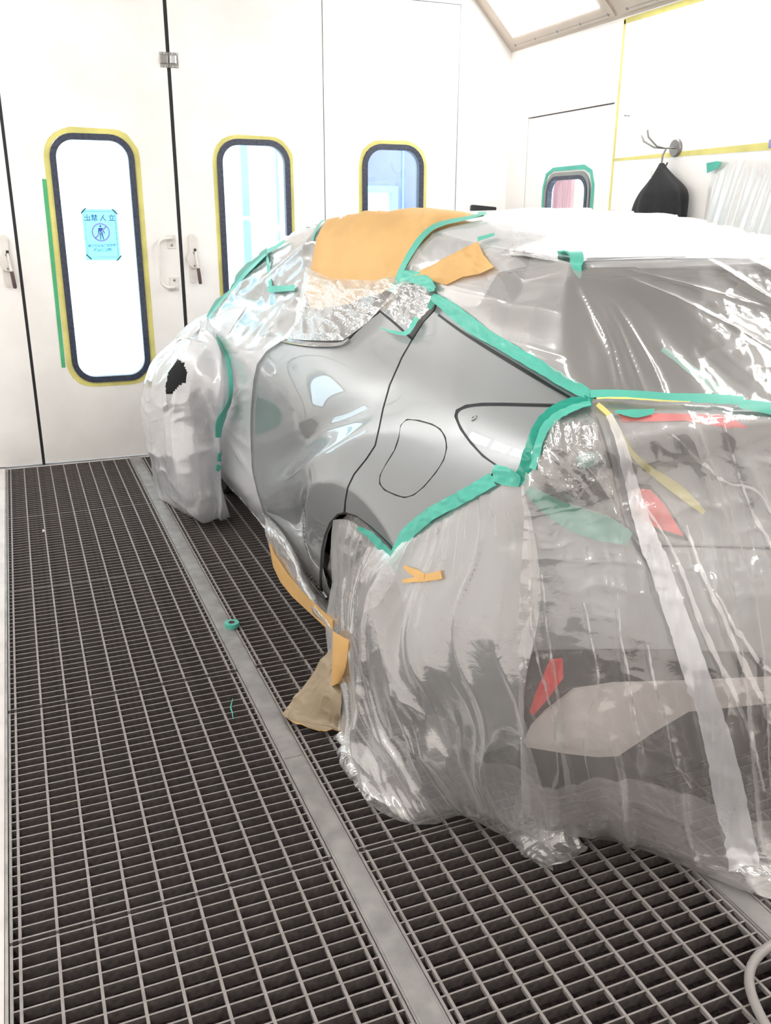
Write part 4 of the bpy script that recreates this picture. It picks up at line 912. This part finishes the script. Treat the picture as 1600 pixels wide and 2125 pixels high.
tag(rp, 'clear film along the roof side between the kraft sheets', 'film')
# ---- front of the car: door film and the bagged wing
df = patch('door_film', [(447,690),(470,738),(480,790),(476,830),(456,870),(450,930),(452,990),(470,1040),(500,1078),(540,1118),(560,1128),(556,1072),(540,1020),(529,970),(526,900),(527,850),(533,790),(540,757),(560,730),(600,707),(540,700)], M['film_o'], None, .014, 5,
           wrinkle=lambda u, v: .016*fan(u, v, 4.56, 8.7, 3.2, 2, 2)+.006*crumple(u, v, 2.4, 3), edge_w=25)
tag(df, 'milky film taped over the front door, cut straight at the bare rear door', 'film')
NU, NV = 150, 200
cols = [[('X',447,664,.95),('X',450,690,.93),('X',470,738,.885),('X',480,795,.87),('X',462,860,.865),('X',450,930,.86),('X',455,1000,.86),('X',470,1050,.87),('Z',478,1070,.01)],
        [('X',436,664,.92),('X',430,700,.84),('X',440,750,.80),('X',440,800,.78),('X',432,860,.77),('X',428,930,.77),('X',432,1000,.78),('X',440,1050,.79),('Z',446,1074,.008)],
        [('X',425,672,.90),('X',405,715,.78),('X',400,765,.72),('X',392,810,.70),('X',388,860,.70),('X',392,930,.70),('X',400,1000,.71),('X',408,1050,.73),('Z',412,1075,.006)],
        [('X',412,684,.86),('X',378,726,.74),('X',352,768,.68),('X',345,815,.66),('X',345,860,.66),('X',352,920,.67),('X',362,990,.68),('X',372,1035,.69),('Z',382,1062,.006)],
        [('X',400,696,.84),('X',356,742,.72),('X',326,785,.68),('X',312,830,.66),('X',311,860,.66),('X',322,910,.67),('X',338,960,.68),('X',350,1015,.69),('Z',366,1046,.006)],
        [('p',.98,4.62,1.08),('p',.86,4.95,.98),('p',.80,5.15,.85),('p',.78,5.35,.70),('p',.78,5.35,.55),('p',.78,5.30,.40),('p',.80,5.25,.25),('p',.80,5.2,.12),('p',.80,5.1,.01)]]
C_ = np.array([resample([P3(q) for q in c], NV) for c in cols]); G = spline(np.linspace(0, 1, len(cols)), C_, np.linspace(0, 1, NU)).transpose(1, 0, 2)
G = relax(G, 3); nr = grid_normals(G); uu = np.linspace(0, 1, NU)[None, :]+np.zeros((NV, 1)); vv = np.linspace(0, 1, NV)[:, None]+np.zeros((1, NU))
wp = vn(uu*3, vv*3, 41)
h = .060*rdg(uu*3.4+wp*1.6, vv*1.1, 12, 1.3)*np.clip(vv*3, .1, 1)*np.clip((1-vv)*5, .3, 1) + .012*crumple(uu*.9, vv*1.0, 4.5, 8) + .020*rdg(uu*8+wp*2.5, vv*1.2, 13, 1.6)
edge = np.clip(np.minimum(np.minimum((1-uu)*8, uu*6+.25), (1-vv)*8+.3), .0, 1)
G = G + nr*(h*edge)[:, :, None]; G[:, :, 2] = np.maximum(G[:, :, 2], .004)
pc = np.array([(800+F_PX*((p-EYE_P)@RT)/((p-EYE_P)@FW), 1062.5-F_PX*((p-EYE_P)@UP)/((p-EYE_P)@FW)) for p in G.reshape(-1, 3)])
hole = inside(pc, [(345,800),(350,772),(370,744),(384,750),(390,772),(388,790),(372,800),(360,812),(352,850),(346,830)]).reshape(NV, NU)
ff = sheet('wing_film', G, M['film_m'], None, ~hole); tag(ff, 'milky crumpled film bagged over the front wing, mirror and wheel', 'film')
FF_T = tree_of(G)
# bonnet film closes the top behind the wing
bf = patch('bonnet_film', [(400,694),(440,662),(480,640),(520,640),(480,700),(420,740),(360,760),(330,780),(340,750)], M['film_o'], None, .02, 7, wrinkle=lambda u, v: .01*crumple(u, v, 2, 3))
tag(bf, 'milky film over the bonnet edge below the windscreen', 'film')
# door mirror behind the hole in the film
mp = P3(('X', 368, 780, .80))
mm = MB().bbox((mp[0]-.10, mp[1]-.05, mp[2]-.10), (mp[0]+.10, mp[1]+.09, mp[2]+.11), .035).build('door_mirror', M['grey_metal'], car, True)
MB().bbox((mp[0]-.085, mp[1]-.058, mp[2]-.085), (mp[0]+.085, mp[1]-.045, mp[2]+.095), .012).build('mirror_glass', M['satin'], mm, True)
MB().bbox((mp[0]+.05, mp[1]-.01, mp[2]-.08), (.935, mp[1]+.06, mp[2]-.02), .015).build('mirror_arm', M['black'], mm, True)
# ---- sill film with its kraft edge
NU, NV = 90, 60
t_ = [('b',548,1062,.012),('b',575,1084,.012),('b',600,1112,.014),('b',622,1150,.014),('b',642,1192,.014),('b',658,1234,.012),('b',672,1262,.006),('X',690,1292,.84)]
m_ = [('X',556,1095,.86),('X',578,1122,.855),('X',598,1150,.85),('X',616,1185,.845),('X',636,1222,.84),('X',658,1258,.835),('X',676,1280,.83),('X',690,1302,.825)]
b_ = [('X',561,1128,.875),('X',564,1165,.865),('X',578,1196,.86),('X',598,1224,.85),('X',624,1252,.85),('X',650,1276,.845),('X',672,1296,.84),('X',690,1311,.835)]
G = loft([t_, m_, b_], NU, NV); nr = grid_normals(G); uu = np.linspace(0, 1, NU)[None, :]+np.zeros((NV, 1)); vv = np.linspace(0, 1, NV)[:, None]+np.zeros((1, NU))
G = G + nr*((.016*rdg(vv*2.2+.6*vn(uu*4, vv*2, 3), uu*1.5, 2, 1.6)+.006*crumple(uu, vv*.5, 8, 3))*np.clip(np.sin(PI*vv), .05, 1))[:, :, None]
sl = sheet('sill_film', G, M['film_s']); tag(sl, 'silvery film skirt along the sill below the bare rear door', 'film')
SL_T = tree_of(G)
bb = [('X',560,1140,0.849),('X',567,1176,0.847),('X',582,1208,0.843),('X',606,1238,0.835),('X',634,1264,0.833),('X',662,1290,0.827),('X',691,1316,0.820)]
aa = [('X',552,1105,0.847),('X',570,1150,0.839),('X',598,1192,0.832),('X',630,1230,0.827),('X',660,1258,0.822),('X',690,1286,0.815)]
G = loft([aa, bb], 60, 12, False)
o = sheet('kraft_strip', G, M['kraft']); tag(o, 'kraft paper edge strip hanging below the sill film', 'paper')
# ---- kraft paper
kp = patch('kraft_paper', [(681,464),(720,454),(760,444),(806,449),(862,437),(900,443),(960,450),(1006,461),(935,474),(897,488),(866,522),(846,560),(830,592),(800,614),(762,622),(735,636),(700,640),(668,648),(650,640),(642,615),(650,575),(656,540),(663,500)], M['kraft'], None, .016, 5,
           wrinkle=lambda u, v: .010*rdg(u*1.0+v*.5, u*.6-v, 6, 2)+.004*crumple(u, v, 2.0, 5), edge_w=10)
tag(kp, 'large kraft paper sheet folded over the roof and rear side window', 'paper')
kp2 = patch('kraft_paper', [(868,582),(890,566),(905,562),(930,548),(1003,514),(1016,540),(1038,566),(1010,578),(975,584),(940,600),(905,590)], M['kraft'], None, .026, 5, wrinkle=lambda u, v: .008*crumple(u, v, 2.4, 9), edge_w=8)
tag(kp2, 'small torn kraft paper sheet on the pillar above the teal tape', 'paper')
G = loft([[('X',690,1306,.80),('X',706,1314,.79),('X',724,1328,.785)], [('X',691,1370,.795),('X',704,1376,.78),('X',718,1380,.785)], [('X',693,1424,.79),('X',700,1420,.78),('X',708,1410,.785)]], 24, 40)
G = G + grid_normals(G)*(.012*np.sin(np.linspace(0, PI, 24))[None, :, None])
o = sheet('kraft_paper', G, M['kraft']); tag(o, 'orange kraft strip hanging beside the rear wheel film', 'paper')
G = loft([[('X',690,1345,.815),('X',700,1365,.82),('X',706,1400,.83)], [('Z',640,1412,.11),('Z',672,1430,.12),('Z',710,1450,.12)], [('Z',596,1472,.02),('Z',650,1490,.025),('Z',712,1500,.03)], [('Z',582,1494,.008),('Z',640,1521,.006),('Z',713,1526,.012)]], 60, 70)
nr = grid_normals(G); uu = np.linspace(0, 1, 60)[None, :]+np.zeros((70, 1)); vv = np.linspace(0, 1, 70)[:, None]+np.zeros((1, 60))
G = G + nr*(.008*crumple(uu*.7, vv*.9, 3.5, 4)+.010*np.clip((vv-.88)*9, 0, 1))[:, :, None]; G[:, :, 2] = np.maximum(G[:, :, 2], .003)
o = sheet('waxed_paper', G, M['kraft_g']); tag(o, 'grey brown waxed paper flap spread on the grating by the rear wheel', 'paper')
G2 = G[-10:, :, :].copy(); G2[:, :, 2] += .0015
sheet('paper_edge', G2[5:], M['kraft'], o)

# ---- tape
def tape(line, width, label, m='tape_t', off=.018, jit=2.0, tree=None, wr=.0, group=None):
    w = (lambda x, y: wr*crumple(np.float64(x), np.float64(y), 5, 2)) if wr else None
    o = strip('masking_tape', line, width, M[m], None, off, 3.5, True, w, jit, tree)
    return tag(o, label, 'tape', group)
tape([(908,622),(935,640),(965,664),(1000,692),(1050,724),(1100,757),(1150,790),(1195,818),(1232,839)], [16,30,34,26,26,26,26,26,20], 'broad teal tape down the slanting edge of the rear window', wr=.004)
tape([(1225,836),(1290,836),(1360,839),(1450,842),(1530,846)], [16,18,14,18,16], 'teal tape along the tailgate top edge, inner piece', off=.026)
tape([(1520,851),(1600,857),(1680,862),(1760,868)], [16,18,16,16], 'teal tape along the tailgate top edge, piece at the frame edge', off=.026)
tape([(1226,846),(1195,852),(1160,868),(1128,896),(1112,930),(1100,965),(1084,1003)], [24,28,28,26,24,24,22], 'deep teal tape curving around the rear edge of the lamp recess', 'tape_d', wr=.004)
tape([(1224,856),(1190,866),(1165,880),(1136,906),(1122,940),(1110,975)], [12,14,14,12,12,10], 'glossy pale teal tape overlapping the lamp recess tape', 'tape_t', off=.024, wr=.006)
tape([(1086,1000),(1060,990),(1036,985)], [20,34,30], 'crumpled teal tape at the lower corner of the lamp recess', wr=.008)
tape([(1036,996),(1000,1016),(960,1038),(915,1062),(880,1088),(858,1110),(840,1140),(824,1168)], [26,26,26,26,26,28,26,12], 'pale teal tape along the slanting bumper seam', wr=.004)
tape([(752,1092),(775,1106),(800,1130),(822,1156),(832,1180)], [8,14,16,20,10], 'teal tape along the rear of the wheel arch', wr=.004, off=.012)
tape([(1008,461),(940,474),(900,488),(872,520),(850,556),(836,588),(822,614)], [6,8,10,12,12,12,8], 'thin teal tape line along the rear edge of the large kraft sheet', off=.024)
tape([(686,460),(674,470),(664,488),(660,505)], [3,4,4,3], 'fine teal tape at the front edge of the large kraft sheet', off=.026)
tape([(838,600),(858,584),(880,586),(902,596),(914,612)], [18,26,26,26,20], 'crumpled teal tape over the top of the pillar film', wr=.008, off=.024)
tape([(914,618),(908,632),(900,648)], [12,14,8], 'dark teal tape end wrapped into the door gap', 'tape_d', off=.020)
tape([(800,690),(830,700),(856,700),(876,668)], [2,7,10,9], 'sheer teal tape along the bottom of the pillar film', off=.022, wr=.004)
tape([(441,664),(462,632),(490,596),(520,564),(545,542),(566,527)], [5,10,15,17,17,14], 'deep teal tape along the windscreen pillar', 'tape_d', off=.030)
tape([(446,668),(470,636),(496,606),(522,576),(550,550),(567,534)], [3,5,6,7,6,5], 'bright teal tape beside the windscreen pillar tape', 'tape_t', off=.036)
tape([(566,530),(570,560),(575,602)], [4,6,7], 'short upright teal tape on the front side window film', off=.030)
tape([(571,606),(600,606),(628,605)], [13,13,12], 'short level teal tape on the front side window film', off=.036)
tape([(566,528),(590,516),(604,506)], [7,5,3], 'small teal tape tail above the windscreen pillar', off=.030)
tape([(448,694),(462,722),(474,755),(480,795),(478,820),(468,845),(456,868),(450,905)], [8,14,14,13,12,12,13,8], 'wavy bright teal tape joining the door film and wing film', off=.012, tree=FF_T)
tape([(455,938),(451,955)], [9,7], 'upper teal tape scrap below the wavy tape', off=.012, tree=FF_T)
tape([(452,962),(448,976)], [10,8], 'lower teal tape scrap below the wavy tape', off=.012, tree=FF_T)
tape([(1158,538),(1185,542),(1216,556)], [12,22,18], 'teal tape tab holding film at the spoiler corner', off=.024)
tape([(1006,514),(1036,508)], [9,5], 'small teal tape tab at the tip of the torn kraft sheet', off=.034)
tape([(996,463),(1012,461)], [9,7], 'teal tape end at the rear tip of the large kraft sheet', off=.028)
tape([(1372,728),(1415,758),(1460,792),(1505,826)], [10,16,20,18], 'teal tape under the rear window film, blurred', off=.006)
tape([(1196,962),(1214,952),(1236,948)], [26,32,18], 'teal tape scrap inside the lamp recess', off=.008)
tape([(1098,1012),(1130,1040),(1180,1070),(1240,1092),(1302,1118)], [20,40,56,56,30], 'wide teal tape below the lamp recess, under the film', off=.010)
tape([(1272,866),(1320,868),(1350,862)], [6,16,8], 'teal tape scrap over the red light bar', off=.020)
tape([(1238,850),(1262,872),(1282,905),(1310,940),(1350,975),(1400,1015),(1452,1062)], [10,10,10,14,22,22,8], 'yellow tape slanting down the tailgate under the film', 'tape_y', off=.016)
tape([(1236,846),(1300,845),(1350,848),(1420,850)], [3,4,3,2], 'thin yellow tape line below the teal tailgate tape', 'tape_y', off=.028)
tape([(842,1176),(862,1188),(884,1196)], [6,16,10], 'upper orange tape scrap at the bumper corner', 'kraft', off=.006, tree=CW_T)
tape([(838,1206),(868,1203),(920,1192)], [8,14,18], 'lower orange tape strip across the bumper corner film', 'kraft', off=.006, tree=CW_T)
# ---- loose things on the floor
tr = MB().lathe([(.012, 0), (.0285, 0), (.0285, .018), (.026, .0185), (.015, .0185), (.0125, .018), (.012, 0)], (.637, 3.153, .0035), (0, 0, 1), 40).build('tape_roll', M['tape_t'], None, False)
MB().lathe([(.0115, .0005), (.0155, .0005), (.0155, .0188), (.0115, .0188), (.0115, .0005)], (.637, 3.153, .0035), (0, 0, 1), 40).build('cardboard_core', M['grey_metal'], tr)
tag(tr, 'small roll of teal masking tape on the steel cover strip', 'tape roll')
q = [at_plane(x, y, Z=.004) for x, y in ((483,1450),(480,1462),(479,1470),(482,1478),(484,1492))]
o = MB().tube([tuple(p) for p in q], [.0012, .0022, .0026, .002, .0012], 6).build('tape_shred', M['tape_t']); tag(o, 'thin teal tape shred on the floor grating', 'tape scrap')
q = at_plane(90, 1102, Z=.004)
o = MB().add([(q[0]-.006, q[1]-.006, .002), (q[0]+.008, q[1]-.004, .003), (q[0]+.004, q[1]+.010, .008), (q[0]-.002, q[1]+.004, .014)], [(0,1,2), (0,2,3), (1,3,2), (0,3,1)]).build('paper_scrap', M['white_metal']); tag(o, 'tiny white paper scrap on the grating near the doors', 'scrap')
hp = [(1.62,1.13,.014),(1.50,1.13,.014),(1.40,1.115,.014),(1.335,1.10,.014),(1.275,1.062,.013),(1.238,1.005,.013),(1.215,.93,.013),(1.22,.84,.013),(1.28,.74,.013),(1.40,.66,.013),(1.6,.62,.013),(2.0,.60,.013),(2.6,.62,.013)]
hp = resample(hp, 90)
o = MB().tube([tuple(p) for p in hp], .0105, 12).build('air_hose', M['hose'], None, True); tag(o, 'grey air hose curling over the grating at the rear bumper', 'hose')
